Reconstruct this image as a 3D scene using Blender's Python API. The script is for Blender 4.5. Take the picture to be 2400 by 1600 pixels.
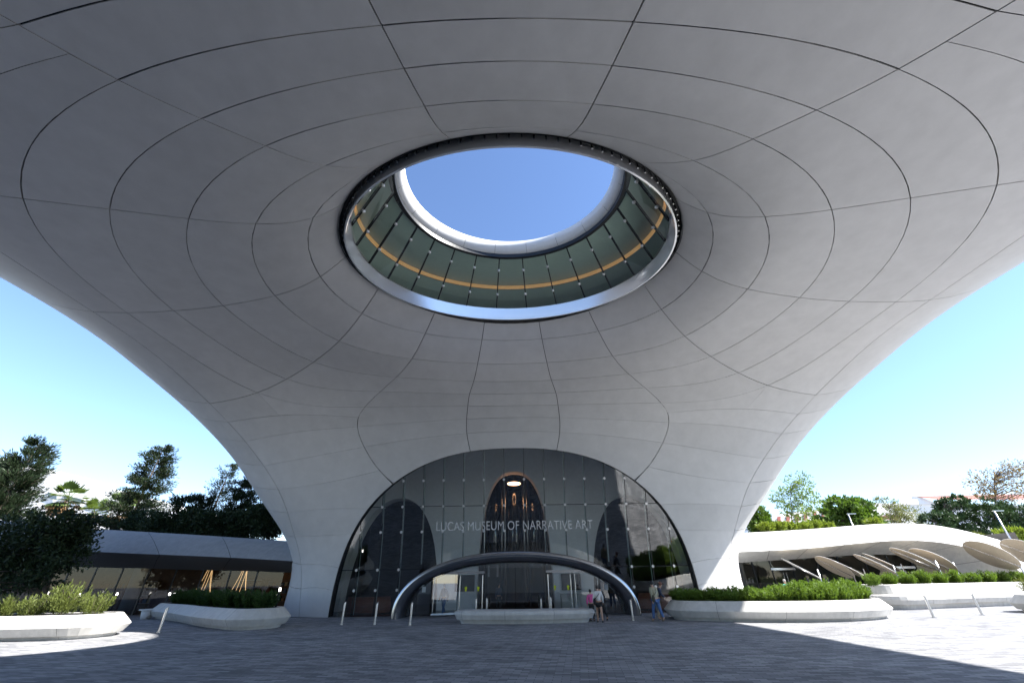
import bpy, math, random
import numpy as np
from mathutils import Matrix, Vector

random.seed(7); rng = np.random.default_rng(11)
R = math.radians
scene = bpy.context.scene
for o in list(bpy.data.objects): bpy.data.objects.remove(o)

# ------------------------------------------------------------------ camera
TILT, ROLL, CAM_H, LENS = R(30.9), R(0.8), 1.9, 14.0
cam_d = bpy.data.cameras.new('camera'); cam_d.lens = LENS; cam_d.sensor_width = 36
cam_d.clip_start = 0.05; cam_d.clip_end = 3000
cam = bpy.data.objects.new('camera', cam_d); scene.collection.objects.link(cam)
cam.matrix_world = (Matrix.Translation((0, 0, CAM_H)) @ Matrix.Rotation(math.pi/2 + TILT, 4, 'X')
                    @ Matrix.Rotation(-ROLL, 4, 'Z'))
scene.camera = cam
# ------------------------------------------------------------------ sky, sun, exposure
SUN_EL, SUN_AZ = R(42.4), R(-17.0)          # azimuth from +x, negative = towards the viewer's back
sun_dir = Vector((math.cos(SUN_EL)*math.cos(SUN_AZ), math.cos(SUN_EL)*math.sin(SUN_AZ), math.sin(SUN_EL)))
world = bpy.data.worlds.new('World'); scene.world = world; world.use_nodes = True
wn = world.node_tree; wn.nodes.clear()
sky = wn.nodes.new('ShaderNodeTexSky'); sky.sky_type = 'NISHITA'; sky.sun_disc = False
sky.sun_elevation = SUN_EL; sky.sun_rotation = math.atan2(sun_dir.x, sun_dir.y)
sky.air_density = 1.0; sky.dust_density = 0.1; sky.ozone_density = 3.5; sky.altitude = 50
bg = wn.nodes.new('ShaderNodeBackground'); bg.inputs[1].default_value = 0.088
wo = wn.nodes.new('ShaderNodeOutputWorld')
tint = wn.nodes.new('ShaderNodeMixRGB'); tint.blend_type = 'MULTIPLY'; tint.inputs[0].default_value = 1; tint.inputs[2].default_value = (1.0, 1.0, 1.07, 1)
wn.links.new(sky.outputs[0], tint.inputs[1]); wn.links.new(tint.outputs[0], bg.inputs[0]); wn.links.new(bg.outputs[0], wo.inputs[0])
sl = bpy.data.lights.new('sun', 'SUN'); sl.energy = 5.0; sl.angle = R(0.53); sl.color = (1.0, 0.965, 0.92)
so = bpy.data.objects.new('sun', sl); scene.collection.objects.link(so)
so.rotation_euler = (-sun_dir).to_track_quat('-Z', 'Y').to_euler(); so.location = (60, -20, 60)
vs = scene.view_settings; vs.view_transform = 'Standard'; vs.look = 'None'; vs.gamma = 1; vs.exposure = 1.8
vs.use_curve_mapping = False
scene.cycles.max_bounces = 8; scene.cycles.diffuse_bounces = 4; scene.cycles.glossy_bounces = 5
scene.cycles.transparent_max_bounces = 24; scene.cycles.caustics_reflective = False; scene.cycles.caustics_refractive = False
scene.cycles.sample_clamp_indirect = 6

# ------------------------------------------------------------------ helpers
COL = scene.collection
_ct, _st = math.cos(TILT), math.sin(TILT); _F = LENS/36*2400
def _ray(px, py):
    dx, dy = px-1200, py-800; c, s = math.cos(ROLL), math.sin(ROLL)
    u, v = (c*dx - s*dy)/_F, -(s*dx + c*dy)/_F
    return u, _ct - _st*v, _st + _ct*v
def at(px, py, Y):                    # survey: point seen there that stands Y metres in front of the viewer
    a, b, c = _ray(px, py); t = Y/b
    return Vector((a*t, Y, CAM_H + c*t))
def gp(px, py, z=0.0):                # survey: point of the plane z seen there
    a, b, c = _ray(px, py); t = (z-CAM_H)/c
    return Vector((a*t, b*t, z))

def link(o, parent=None):
    COL.objects.link(o)
    if parent is not None: o.parent = parent
    return o
def mesh_obj(name, verts, faces, m=None, parent=None, smooth=False, normals=None):
    me = bpy.data.meshes.new(name); me.from_pydata([tuple(map(float, v)) for v in verts], [], [tuple(map(int, f)) for f in faces])
    if smooth or normals is not None:
        me.polygons.foreach_set('use_smooth', [True]*len(me.polygons))
    me.update()
    if normals is not None:
        me.normals_split_custom_set_from_vertices([tuple(map(float, n)) for n in normals])
    if m is not None: me.materials.append(m)
    return link(bpy.data.objects.new(name, me), parent)
class MB:                             # collects primitives into one mesh
    def __init__(s): s.v = []; s.f = []
    def add(s, v, f):
        b = len(s.v); s.v += [tuple(p) for p in v]; s.f += [tuple(i+b for i in q) for q in f]; return s
    def box(s, c, d, rz=0.0, tap=1.0):
        x, y, z = d[0]/2, d[1]/2, d[2]/2; cs, sn = math.cos(rz), math.sin(rz); vv = []
        for sz in (-1, 1):
            k = tap if sz > 0 else 1
            for sx, sy in ((-1,-1),(1,-1),(1,1),(-1,1)):
                a, b = sx*x*k, sy*y*k; vv.append((c[0]+a*cs-b*sn, c[1]+a*sn+b*cs, c[2]+sz*z))
        return s.add(vv, [(3,2,1,0),(4,5,6,7),(0,1,5,4),(1,2,6,5),(2,3,7,6),(3,0,4,7)])
    def tube(s, pts, r, n=8, cap=True):
        pts = [Vector(p) for p in pts]; rr = r if isinstance(r, (list, tuple)) else [r]*len(pts)
        vv = []; up = None
        for i, p in enumerate(pts):
            t = (pts[min(i+1, len(pts)-1)] - pts[max(i-1, 0)]).normalized()
            a = t.orthogonal().normalized() if up is None else (up - t*up.dot(t)).normalized()
            up = a; b = t.cross(a)
            for k in range(n):
                w = 2*math.pi*k/n; vv.append(p + (a*math.cos(w) + b*math.sin(w))*rr[i])
        ff = [(i*n+k, i*n+(k+1) % n, (i+1)*n+(k+1) % n, (i+1)*n+k) for i in range(len(pts)-1) for k in range(n)]
        if cap: ff += [tuple(range(n-1, -1, -1)), tuple((len(pts)-1)*n+k for k in range(n))]
        return s.add(vv, ff)
    def ball(s, c, r, n=8, m=5, sq=(1,1,1)):
        vv = [(c[0], c[1], c[2]-r*sq[2])]
        for i in range(1, m):
            a = math.pi*i/m - math.pi/2
            for k in range(n):
                w = 2*math.pi*k/n; vv.append((c[0]+r*sq[0]*math.cos(a)*math.cos(w), c[1]+r*sq[1]*math.cos(a)*math.sin(w), c[2]+r*sq[2]*math.sin(a)))
        vv.append((c[0], c[1], c[2]+r*sq[2])); L = len(vv)-1
        ff = [(0, 1+(k+1) % n, 1+k) for k in range(n)] + [(L, L-n+k, L-n+(k+1) % n) for k in range(n)]
        ff += [(1+i*n+k, 1+i*n+(k+1) % n, 1+(i+1)*n+(k+1) % n, 1+(i+1)*n+k) for i in range(m-2) for k in range(n)]
        return s.add(vv, ff)
    def build(s, name, m, parent=None, smooth=False): return mesh_obj(name, s.v, s.f, m, parent, smooth)
def tag(o, label, cat, group=None):
    o['label'] = label; o['category'] = cat
    if group: o['group'] = group
    return o
def thing(name, label, cat, loc=(0,0,0), rz=0.0, group=None):
    o = bpy.data.objects.new(name, None); o.location = loc; o.rotation_euler = (0, 0, rz); o.empty_display_size = .3
    link(o); return tag(o, label, cat, group)
def dup(root, loc=None, rz=None, label=None, group=None, scale=None):
    r = root.copy(); COL.objects.link(r)
    if loc is not None: r.location = loc
    if rz is not None: r.rotation_euler = (0, 0, rz)
    if scale is not None: r.scale = scale if hasattr(scale, '__len__') else (scale,)*3
    if label: r['label'] = label
    if group: r['group'] = group
    for ch in list(root.children):
        c = ch.copy(); COL.objects.link(c); c.parent = r
        for g in ch.children:
            d = g.copy(); COL.objects.link(d); d.parent = c
    return r
def struct(o): o['kind'] = 'structure'; return o

# ------------------------------------------------------------------ materials
def mat(name, col, rough=.6, metal=0.0, var=0.0, scale=3.0, bump=0.0, bscale=40.0, spec=.5, emit=None, est=1.0, trans=None, detail=5):
    m = bpy.data.materials.new(name); m.use_nodes = True; nt = m.node_tree; p = nt.nodes['Principled BSDF']
    p.inputs['Base Color'].default_value = (*col, 1); p.inputs['Roughness'].default_value = rough
    p.inputs['Metallic'].default_value = metal; p.inputs['Specular IOR Level'].default_value = spec
    tc = nt.nodes.new('ShaderNodeTexCoord')
    if var > 0:
        n = nt.nodes.new('ShaderNodeTexNoise'); n.inputs['Scale'].default_value = scale; n.inputs['Detail'].default_value = detail
        n.inputs['Roughness'].default_value = .62
        nt.links.new(tc.outputs['Object'], n.inputs['Vector'])
        r = nt.nodes.new('ShaderNodeValToRGB'); r.color_ramp.elements[0].position = .3; r.color_ramp.elements[1].position = .7
        r.color_ramp.elements[0].color = (*[c*(1-var) for c in col], 1); r.color_ramp.elements[1].color = (*[min(1, c*(1+var)) for c in col], 1)
        nt.links.new(n.outputs['Fac'], r.inputs['Fac']); nt.links.new(r.outputs['Color'], p.inputs['Base Color'])
    if bump > 0:
        n2 = nt.nodes.new('ShaderNodeTexNoise'); n2.inputs['Scale'].default_value = bscale; n2.inputs['Detail'].default_value = 4
        nt.links.new(tc.outputs['Object'], n2.inputs['Vector'])
        b = nt.nodes.new('ShaderNodeBump'); b.inputs['Strength'].default_value = bump; b.inputs['Distance'].default_value = .02
        nt.links.new(n2.outputs['Fac'], b.inputs['Height']); nt.links.new(b.outputs['Normal'], p.inputs['Normal'])
    if emit:
        p.inputs['Emission Color'].default_value = (*emit, 1); p.inputs['Emission Strength'].default_value = est
    return m
def glass_mat(name, tint=(.62,.7,.68), ior=1.75, rough=0.0, wave=0.0):
    m = bpy.data.materials.new(name); m.use_nodes = True; nt = m.node_tree; nt.nodes.clear()
    o = nt.nodes.new('ShaderNodeOutputMaterial'); mx = nt.nodes.new('ShaderNodeMixShader')
    t = nt.nodes.new('ShaderNodeBsdfTransparent'); t.inputs[0].default_value = (*tint, 1)
    g = nt.nodes.new('ShaderNodeBsdfGlossy'); g.inputs['Roughness'].default_value = rough; g.inputs[0].default_value = (.95,.97,.98,1)
    ge = nt.nodes.new('ShaderNodeNewGeometry'); dt = nt.nodes.new('ShaderNodeVectorMath'); dt.operation = 'DOT_PRODUCT'     # two-sided Schlick reflectance of a thin pane
    nt.links.new(ge.outputs['Normal'], dt.inputs[0]); nt.links.new(ge.outputs['Incoming'], dt.inputs[1])
    def mth(op, a, b=None):
        n = nt.nodes.new('ShaderNodeMath'); n.operation = op; n.use_clamp = False
        for k, q in enumerate((a, b)):
            if q is None: continue
            if isinstance(q, (int, float)): n.inputs[k].default_value = q
            else: nt.links.new(q, n.inputs[k])
        return n.outputs[0]
    f0 = ((ior-1)/(ior+1))**2
    fr = mth('ADD', mth('MULTIPLY', mth('POWER', mth('SUBTRACT', 1.0, mth('ABSOLUTE', dt.outputs['Value'])), 5.0), 1-f0), f0)
    if wave:
        tc = nt.nodes.new('ShaderNodeTexCoord'); n = nt.nodes.new('ShaderNodeTexNoise'); n.inputs['Scale'].default_value = .7
        b = nt.nodes.new('ShaderNodeBump'); b.inputs['Strength'].default_value = wave; b.inputs['Distance'].default_value = .05
        nt.links.new(tc.outputs['Object'], n.inputs['Vector']); nt.links.new(n.outputs['Fac'], b.inputs['Height']); nt.links.new(b.outputs['Normal'], g.inputs['Normal'])
    nt.links.new(fr, mx.inputs[0]); nt.links.new(t.outputs[0], mx.inputs[1]); nt.links.new(g.outputs[0], mx.inputs[2])
    nt.links.new(mx.outputs[0], o.inputs[0]); return m
def paving_mat():
    m = bpy.data.materials.new('paving_blocks'); m.use_nodes = True; nt = m.node_tree; p = nt.nodes['Principled BSDF']
    tc = nt.nodes.new('ShaderNodeTexCoord'); mp = nt.nodes.new('ShaderNodeMapping'); mp.inputs['Rotation'].default_value = (0, 0, R(8))
    nt.links.new(tc.outputs['Object'], mp.inputs[0])
    br = nt.nodes.new('ShaderNodeTexBrick'); br.inputs['Scale'].default_value = 1.0; br.inputs['Brick Width'].default_value = .40
    br.inputs['Row Height'].default_value = .13; br.inputs['Mortar Size'].default_value = .007; br.inputs['Bias'].default_value = 0
    br.inputs['Color1'].default_value = (.17,.175,.185,1); br.inputs['Color2'].default_value = (.36,.36,.37,1); br.inputs['Mortar'].default_value = (.10,.10,.105,1)
    nt.links.new(mp.outputs[0], br.inputs['Vector'])
    n = nt.nodes.new('ShaderNodeTexNoise'); n.inputs['Scale'].default_value = .35; n.inputs['Detail'].default_value = 6
    nt.links.new(tc.outputs['Object'], n.inputs['Vector'])
    r = nt.nodes.new('ShaderNodeMapRange'); r.inputs[1].default_value = .3; r.inputs[2].default_value = .7; r.inputs[3].default_value = .82; r.inputs[4].default_value = 1.15
    nt.links.new(n.outputs['Fac'], r.inputs[0])
    mu = nt.nodes.new('ShaderNodeMixRGB'); mu.blend_type = 'MULTIPLY'; mu.inputs[0].default_value = 1
    mp2 = nt.nodes.new('ShaderNodeMapping'); mp2.inputs['Scale'].default_value = (.12, .9, 1); mp2.inputs['Rotation'].default_value = (0, 0, R(-6)); nt.links.new(tc.outputs['Object'], mp2.inputs[0])
    n3 = nt.nodes.new('ShaderNodeTexNoise'); n3.inputs['Scale'].default_value = 1.0; n3.inputs['Detail'].default_value = 7; n3.inputs['Roughness'].default_value = .7; nt.links.new(mp2.outputs[0], n3.inputs['Vector'])
    r3 = nt.nodes.new('ShaderNodeMapRange'); r3.inputs[1].default_value = .35; r3.inputs[2].default_value = .65; r3.inputs[3].default_value = .88; r3.inputs[4].default_value = 1.07; nt.links.new(n3.outputs['Fac'], r3.inputs[0])
    m3 = nt.nodes.new('ShaderNodeMath'); m3.operation = 'MULTIPLY'; nt.links.new(r.outputs[0], m3.inputs[0]); nt.links.new(r3.outputs[0], m3.inputs[1])
    nt.links.new(br.outputs['Color'], mu.inputs[1]); nt.links.new(m3.outputs[0], mu.inputs[2]); nt.links.new(mu.outputs[0], p.inputs['Base Color'])
    p.inputs['Roughness'].default_value = .8; p.inputs['Specular IOR Level'].default_value = .2
    b = nt.nodes.new('ShaderNodeBump'); b.inputs['Strength'].default_value = .5; b.inputs['Distance'].default_value = .01; b.invert = True
    nt.links.new(br.outputs['Fac'], b.inputs['Height']); nt.links.new(b.outputs['Normal'], p.inputs['Normal'])
    return m
def tone(m, lo, hi):                                   # slight tone shift from piece to piece
    nt = m.node_tree; b = nt.nodes['Principled BSDF'].inputs['Base Color']; src = b.links[0].from_socket; oi = nt.nodes.new('ShaderNodeObjectInfo'); mr = nt.nodes.new('ShaderNodeMapRange'); mr.inputs[3].default_value = lo; mr.inputs[4].default_value = hi
    mu = nt.nodes.new('ShaderNodeMixRGB'); mu.blend_type = 'MULTIPLY'; mu.inputs[0].default_value = 1; nt.links.new(oi.outputs['Random'], mr.inputs[0]); nt.links.new(src, mu.inputs[1]); nt.links.new(mr.outputs[0], mu.inputs[2]); nt.links.new(mu.outputs[0], b); return m
def streaks(m, amt, sc=(2.5,2.5,.35)):                 # rain streaks and dust
    nt = m.node_tree; b = nt.nodes['Principled BSDF'].inputs['Base Color']; src = b.links[0].from_socket; tc = nt.nodes.new('ShaderNodeTexCoord'); mp = nt.nodes.new('ShaderNodeMapping'); mp.inputs['Scale'].default_value = sc
    n = nt.nodes.new('ShaderNodeTexNoise'); n.inputs['Scale'].default_value = 1.6; n.inputs['Detail'].default_value = 8; n.inputs['Roughness'].default_value = .7; mr = nt.nodes.new('ShaderNodeMapRange'); mr.inputs[1].default_value = .35; mr.inputs[2].default_value = .68; mr.inputs[3].default_value = 1-amt; mr.inputs[4].default_value = 1.0
    mu = nt.nodes.new('ShaderNodeMixRGB'); mu.blend_type = 'MULTIPLY'; mu.inputs[0].default_value = 1; nt.links.new(tc.outputs['Object'], mp.inputs[0]); nt.links.new(mp.outputs[0], n.inputs['Vector']); nt.links.new(n.outputs['Fac'], mr.inputs[0]); nt.links.new(src, mu.inputs[1]); nt.links.new(mr.outputs[0], mu.inputs[2]); nt.links.new(mu.outputs[0], b); return m
M = {}
M['panel'] = mat('cladding_panel', (.575,.57,.56), .55, var=.05, scale=1.3, bump=.06, bscale=60)
M['joint'] = mat('joint_dark', (.02,.02,.022), .8)
M['white'] = mat('white_fascia', (.78,.78,.77), .5, var=.03)
M['concrete'] = mat('pale_concrete', (.60,.585,.55), .7, var=.07, scale=2.2, bump=.15, bscale=70)
M['concrete_shaded'] = mat('shaded_concrete', (.30,.30,.30), .7, var=.08, scale=1.5, bump=.15, bscale=60)  # darker copy of the pale concrete, with the left wing's shade in its colour
tone(M['panel'], .955, 1.035); streaks(M['panel'], .06, (.25,.25,.25)); streaks(M['concrete'], .16); tone(M['concrete'], .95, 1.03); streaks(M['concrete_shaded'], .15)
M['steel'] = mat('brushed_steel', (.50,.50,.51), .25, metal=1.0)
M['mirror'] = mat('satin_steel', (.90,.91,.92), .16, metal=.55)
M['portal'] = mat('dark_polished_steel', (.40,.41,.43), .16, metal=1.0)
M['dark'] = mat('dark_metal', (.018,.02,.022), .4, spec=.4)
M['black'] = mat('black_paint', (.012,.012,.012), .5)
M['paving'] = paving_mat()
M['glass'] = glass_mat('entrance_glass', (.86,.89,.88), 2.35)
M['oglass'] = glass_mat('green_glass', (.80,.90,.83), 2.3)
M['wglass'] = glass_mat('shop_glass', (.6,.64,.64), 1.5)
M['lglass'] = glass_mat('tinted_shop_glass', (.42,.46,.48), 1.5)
M['glassedge'] = mat('glass_fin_edge', (.38,.44,.43), .2, spec=.6)
M['dot'] = mat('steel_disc', (.75,.75,.74), .35, metal=.6)
# ------------------------------------------------------------------ museum shell: swept, flaring underside
def ncs(x, y):
    x = np.asarray(x, float); y = np.asarray(y, float); n = len(x); h = np.diff(x)
    A = np.zeros((n, n)); b = np.zeros(y.shape); A[0, 0] = A[-1, -1] = 1
    for i in range(1, n-1):
        A[i, i-1] = h[i-1]; A[i, i] = 2*(h[i-1]+h[i]); A[i, i+1] = h[i]
        b[i] = 6*((y[i+1]-y[i])/h[i]-(y[i]-y[i-1])/h[i-1])
    Mm = np.linalg.solve(A, b)
    def f(t):
        t = np.asarray(t, float); i = np.clip(np.searchsorted(x, t)-1, 0, n-2); H = h[i]; a = x[i+1]-t; c = t-x[i]
        if y.ndim > 1: a, c, H = a[..., None], c[..., None], H[..., None]
        return Mm[i]*a**3/(6*H)+Mm[i+1]*c**3/(6*H)+(y[i]/H-Mm[i]*H/6)*a+(y[i+1]/H-Mm[i+1]*H/6)*c
    return f
SPINE = np.array([(30.75,-.6),(30.7,0),(30.35,3),(29.6,6),(28.3,9.2),(26.5,11.6),(24.2,13.2),(21.3,14.1),(18,14.45),(14,14.5),(9,14.5),(4,14.5),(-2,14.5),(-8,14.3),(-13,13.4),(-17,11.2),(-19.6,7.5),(-20.9,3),(-21.2,-.5)])
HALFW = np.array([17,17,17.07,19.88,23.6,27.29,30.05,31.23,31.72,32.03,32.27,32.49,31.5,31,29,26,22,19,18.5])
SD = np.r_[0, np.cumsum(np.linalg.norm(np.diff(SPINE, axis=0), axis=1))]
PF = ncs(SD, SPINE); WF = ncs(SD, HALFW)
def _tmpl(v0=.52, vr=.75):
    l = np.linspace(0, 2.2, 2201); k = np.clip((l-v0)/vr, 0, 1); th = (np.pi/2)*(k**3*(10-15*k+6*k*k))
    dx, dw, dl = np.cos(th), np.sin(th), l[1]-l[0]
    x = np.r_[0, np.cumsum((dx[1:]+dx[:-1])/2*dl)]; w = np.r_[0, np.cumsum((dw[1:]+dw[:-1])/2*dl)]
    return l, x/x.max(), w/x.max()
TL, TX, TW = _tmpl()
OYC, OA, OB, LIPR, LIPH, LIPP = 15.1, 8.5, 6.22, 5.0, 1.9, 2.4          # the oculus: ellipse and its upturned lip
def _bv(s):
    e = 1e-3; t = PF(s+e)-PF(s-e); t = t/np.linalg.norm(t, axis=-1, keepdims=True)
    return np.stack([t[..., 1], -t[..., 0]], -1)
def surf(s, v, lip=True):
    s = np.asarray(s, float); v = np.asarray(v, float); W = WF(s); P = PF(s); b = _bv(s); a = np.abs(v)
    x = np.sign(v)*W*np.interp(a, TL, TX); w = W*np.interp(a, TL, TW)
    y = P[..., 0]+w*b[..., 0]; z = P[..., 1]+w*b[..., 1]
    if lip:
        dy = y-OYC; k = np.sqrt((x/OA)**2+(dy/OB)**2)+1e-9; g = np.sqrt((x/OA**2)**2+(dy/OB**2)**2)+1e-9
        d = (k-1)*k/g; q = LIPH*np.clip(1-d/LIPR, 0, 1.2)**LIPP
        z = z+np.where((s > SD[2]) & (a < 1), q, 0)
    return np.stack([x, y, z], -1)
def snorm(s, v):                                   # points to the open air
    e = 2e-3; a = surf(s+e, v)-surf(s-e, v); b = surf(s, v+e)-surf(s, v-e)
    n = np.cross(a, b); n /= np.linalg.norm(n, axis=-1, keepdims=True)
    bv = _bv(np.asarray(s, float)); air = np.stack([np.zeros_like(bv[..., 0]), -bv[..., 0], -bv[..., 1]], -1)
    # on the roll the air side also turns outwards
    aa = np.clip((np.abs(v)-.52)/.75, 0, 1)
    air = air*np.cos(aa*1.5)[..., None]; air[..., 0] += np.sign(v)*np.sin(aa*1.5)
    sg = np.sign((n*air).sum(-1)); return n*np.where(sg == 0, 1, sg)[..., None]
def solve(fn, target, p0, it=30):                  # find (s, v) with fn(s, v) = target
    p = np.array(p0, float)
    for _ in range(it):
        r = np.asarray(target)-fn(*p); e = 1e-4
        J = np.stack([(fn(p[0]+e, p[1])-fn(p[0]-e, p[1]))/(2*e), (fn(p[0], p[1]+e)-fn(p[0], p[1]-e))/(2*e)], 1)
        d = np.linalg.lstsq(J, r, rcond=None)[0]; d /= max(1, np.max(np.abs(d)/np.array([.8, .05]))); p = p+d
        if np.abs(r).max() < 1e-6: break
    return p
AW, AH, AN = 12.0, 9.86, 2.4                       # entrance arch (superellipse)
def arch_x(z): return AW*(max(0, 1-(max(z, 0)/AH)**AN))**(1/AN)
def arch_z(x): return AH*(max(0, 1-(abs(x)/AW)**AN))**(1/AN)
def on_xz(x, z):
    s0 = float(np.interp(z, [-.6,0,3,6,9.2,11.6,13.2], SD[:7])); v0 = x/17.5
    return solve(lambda s, v: surf(s, v)[[0, 2]], (x, z), (s0, v0))
def lip_pt(ph):
    x, y = OA*math.cos(ph), OYC+OB*math.sin(ph)
    s0 = float(np.interp(-y, -SPINE[:, 0], SD)); return solve(lambda s, v: surf(s, v, False)[:2], (x, y), (s0, x/33))

N = dict(R1=dict(a=(31.792,.0724),b=(33.204,.0806),c=(34.508,.0892),d=(35.6,.0984),f=(36.6,.108),h1=(45,.17),h2=(54,.22),h3=(62,.25),h4=(70.4,.26)),
 R2=dict(a=(30.967,.2052),b=(32.188,.246),c=(33.214,.288),d=(34.372,.3357),e=(35.053,.3577),f=(35.729,.3784),g=(38.5,.45),h1=(45,.48),h2=(54,.5),h3=(62,.5),h4=(70.4,.5)),
 R3=dict(a0=(28.168,.2591),a=(28.692,.317),b=(29.217,.3864),c=(29.744,.4672),d=(30.288,.5505),E=(31.1,.676)),
 R4=dict(a0=(24.533,.2955),a=(24.057,.3661),b=(23.38,.459),c=(22.997,.5468),d=(22.849,.6274),E=(22.789,.6871)),
 R5=dict(a0=(21.423,.2637),a=(19.899,.3174),b=(18.056,.3901),c=(16.54,.4707),d=(15.417,.5586),E=(14.445,.7005)),
 R6=dict(a0=(19.188,.167),a=(17.842,.1998),b=(16.553,.242),c=(15.364,.2904),d=(14.13,.3455),e=(13.345,.3755),f=(12.64,.3928),g=(11.165,.4073),h=(9.505,.3972)),
 R7=dict(a0=(18.323,.0598),a=(17.047,.0714),b=(15.911,.0834),c=(15.012,.0963),d=(14.077,.1055),f=(13.102,.1143),g=(12.037,.121)),
 E=dict(h4=(70.4,.70),h3=(62,.70),h2=(54,.70),h1=(45,.70),g2=(38.5,.69),f2=(34.4,.685),R3=(31.1,.676),R4=(22.789,.6871),R5=(14.445,.7005),e=(13.006,.7121),f=(11.584,.7239),g=(9.865,.7374),h=(8.262,.7473),i=(6.724,.7733),j=(5.126,.82),k=(3.465,.845),l=(2.084,.83),o=(.45,.80)),
 mid=dict(e=(13.595,.5404),f=(12.355,.5397),g=(10.6,.5499),h=(8.837,.5459),i=(7.009,.6022),j=(5.301,.6748),k=(3.522,.739),l=(2.18,.7212)))
for k_, (lx, ly) in dict(R1=(2.24,9.05),R2=(5.61,9.87),R3=(7.34,12.05),R4=(8.53,15.36),R5=(7.74,17.99),R6=(4.88,20.37),R7=(1.79,21.35)).items():
    N[k_]['ph'] = math.atan2((ly-OYC)/OB, lx/OA); N[k_]['lip'] = tuple(lip_pt(N[k_]['ph']))
N['R6']['arch'] = tuple(on_xz(8.44, arch_z(8.44))); N['R7']['arch'] = tuple(on_xz(3.04, arch_z(3.04)))
ARCH = {k: tuple(on_xz(arch_x(z), z)) for k, z in dict(i=6.25, j=4.72, k=2.75, l=1.45, o=-.05).items()}
N['R2']['a0'] = tuple(np.array(N['R2']['lip'])*.93+np.array(N['R2']['a'])*.07)
mir = lambda p: (p[0], -p[1])
def spl(pts, i, j, n=12):                          # cubic curve through pts in (s, v); returns the piece from point i to point j
    q = np.array(pts, float); w = q*np.array([1, 32.])
    t = np.r_[0, np.cumsum(np.linalg.norm(np.diff(w, axis=0), axis=1))]; return ncs(t, q)(np.linspace(t[i], t[j], n+1))
def rad(name, keys, a, b, n=12):
    pts = [N[name][k] for k in keys]; return spl(pts, keys.index(a), keys.index(b), n)
RK = dict(R1=['lip','a','b','c','d','f','h1','h2','h3','h4'], R2=['lip','a0','a','b','c','d','e','f','g','h1','h2','h3','h4'], R3=['lip','a0','a','b','c','d','E'],
          R4=['lip','a0','a','b','c','d','E'], R5=['lip','a0','a','b','c','d','E'], R6=['lip','a0','a','b','c','d','e','f','g','h','arch'], R7=['lip','a0','a','b','c','d','f','g','arch'],
          E=['h4','h3','h2','h1','g2','f2','R3','R4','R5','e','f','g','h','i','j','k','l','o'])
RAD = lambda nm, a, b, n=12: rad(nm, RK[nm], a, b, n)
def ring(k, a, b, n=12):                           # from radial a to radial b ('R1m' = mirrored)
    if k == 'lip':
        def ph(nm):
            q = N[nm[:2]]['ph']; return q if len(nm) == 2 else math.pi-q
        p0, p1 = ph(a), ph(b)
        if a == 'R1m': p0 -= 2*math.pi
        return np.array([lip_pt(t) for t in np.linspace(p0, p1, n+1)])
    nm = dict(a0=['R2','R3','R4','R5','R6','R7','R7m','R6m'], e=['R6','mid','E'], h=['R6','mid','E'], f=['R6m','R7m','R7','R6','mid','E'], g=['R6m','R7m','R7','R6','mid','E']).get(k,
              ['R2m','R1m','R1','R2','R3','R4','R5','R6','R7','R7m','R6m'])
    pts = [mir(N[x[:2]][k]) if x.endswith('m') else N[x][k] for x in nm]; return spl(pts, nm.index(a), nm.index(b), n)
line = lambda p, q, n=12: np.linspace(np.array(p), np.array(q), n+1)
def resample(c, n):
    w = c*np.array([1, 32.]); t = np.r_[0, np.cumsum(np.linalg.norm(np.diff(w, axis=0), axis=1))]; u = np.linspace(0, t[-1], n+1)
    return np.stack([np.interp(u, t, c[:, 0]), np.interp(u, t, c[:, 1])], 1)
CELLS = []                                         # (bottom, top, left, right) curves in (s, v), right half and the centre columns
def cell(bot, top, lef, rig, gap=.045, cen=False): CELLS.append((bot, top, lef, rig, gap if isinstance(gap, tuple) else (.042, .012) if gap == .035 else (gap, gap*.8), cen))
def column(A, B, rows, cen=False, rg=None):
    for r0, r1 in zip(rows, rows[1:]):
        if cen: L_ = np.array([mir(p) for p in RAD(A[:2], r0, r1)]) if A.endswith('m') else RAD(A, r0, r1)
        else: L_ = RAD(A, r0, r1)
        R_ = np.array([mir(p) for p in RAD(B[:2], r0, r1)]) if B.endswith('m') else RAD(B, r0, r1)
        cell(ring(r0, A, B), ring(r1, A, B), L_, R_, (.04, rg) if rg else (.042 if r0 in 'abcd' else .04), cen)
column('R1m', 'R1', ['lip','a','b','c','d'], True)
cell(ring('d','R1m','R1'), line(mir(N['R1']['f']), N['R1']['f']), np.array([mir(p) for p in RAD('R1','d','f')]), RAD('R1','d','f'), .05, True)
for a_, b_ in zip(['f','h1','h2','h3'], ['h1','h2','h3','h4']):
    cell(line(mir(N['R1'][a_]), N['R1'][a_]), line(mir(N['R1'][b_]), N['R1'][b_]), np.array([mir(p) for p in RAD('R1',a_,b_)]), RAD('R1',a_,b_), .05, True)
column('R1', 'R2', ['lip','a','b','c','d'])
BF = spl([N['R1']['f'], (36.223,.2957), N['R2']['f']], 0, 2)
cell(ring('d','R1','R2'), BF, RAD('R1','d','f'), RAD('R2','d','f'), .05)
cell(BF, line(N['R1']['h1'], N['R2']['h1']), RAD('R1','f','h1'), RAD('R2','f','h1'), .05)
for a_, b_ in (('h1','h2'),('h2','h3'),('h3','h4')):
    cell(line(N['R1'][a_], N['R2'][a_]), line(N['R1'][b_], N['R2'][b_]), RAD('R1',a_,b_), RAD('R2',a_,b_), .05)
    cell(line(N['R2'][a_], N['E'][a_]), line(N['R2'][b_], N['E'][b_]), RAD('R2',a_,b_), RAD('E',a_,b_), .05)
cell(ring('lip','R2','R3'), ring('a0','R2','R3'), RAD('R2','lip','a0'), RAD('R3','lip','a0'), .03)
column('R2', 'R3', ['a0','a','b','c','d'])
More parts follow.
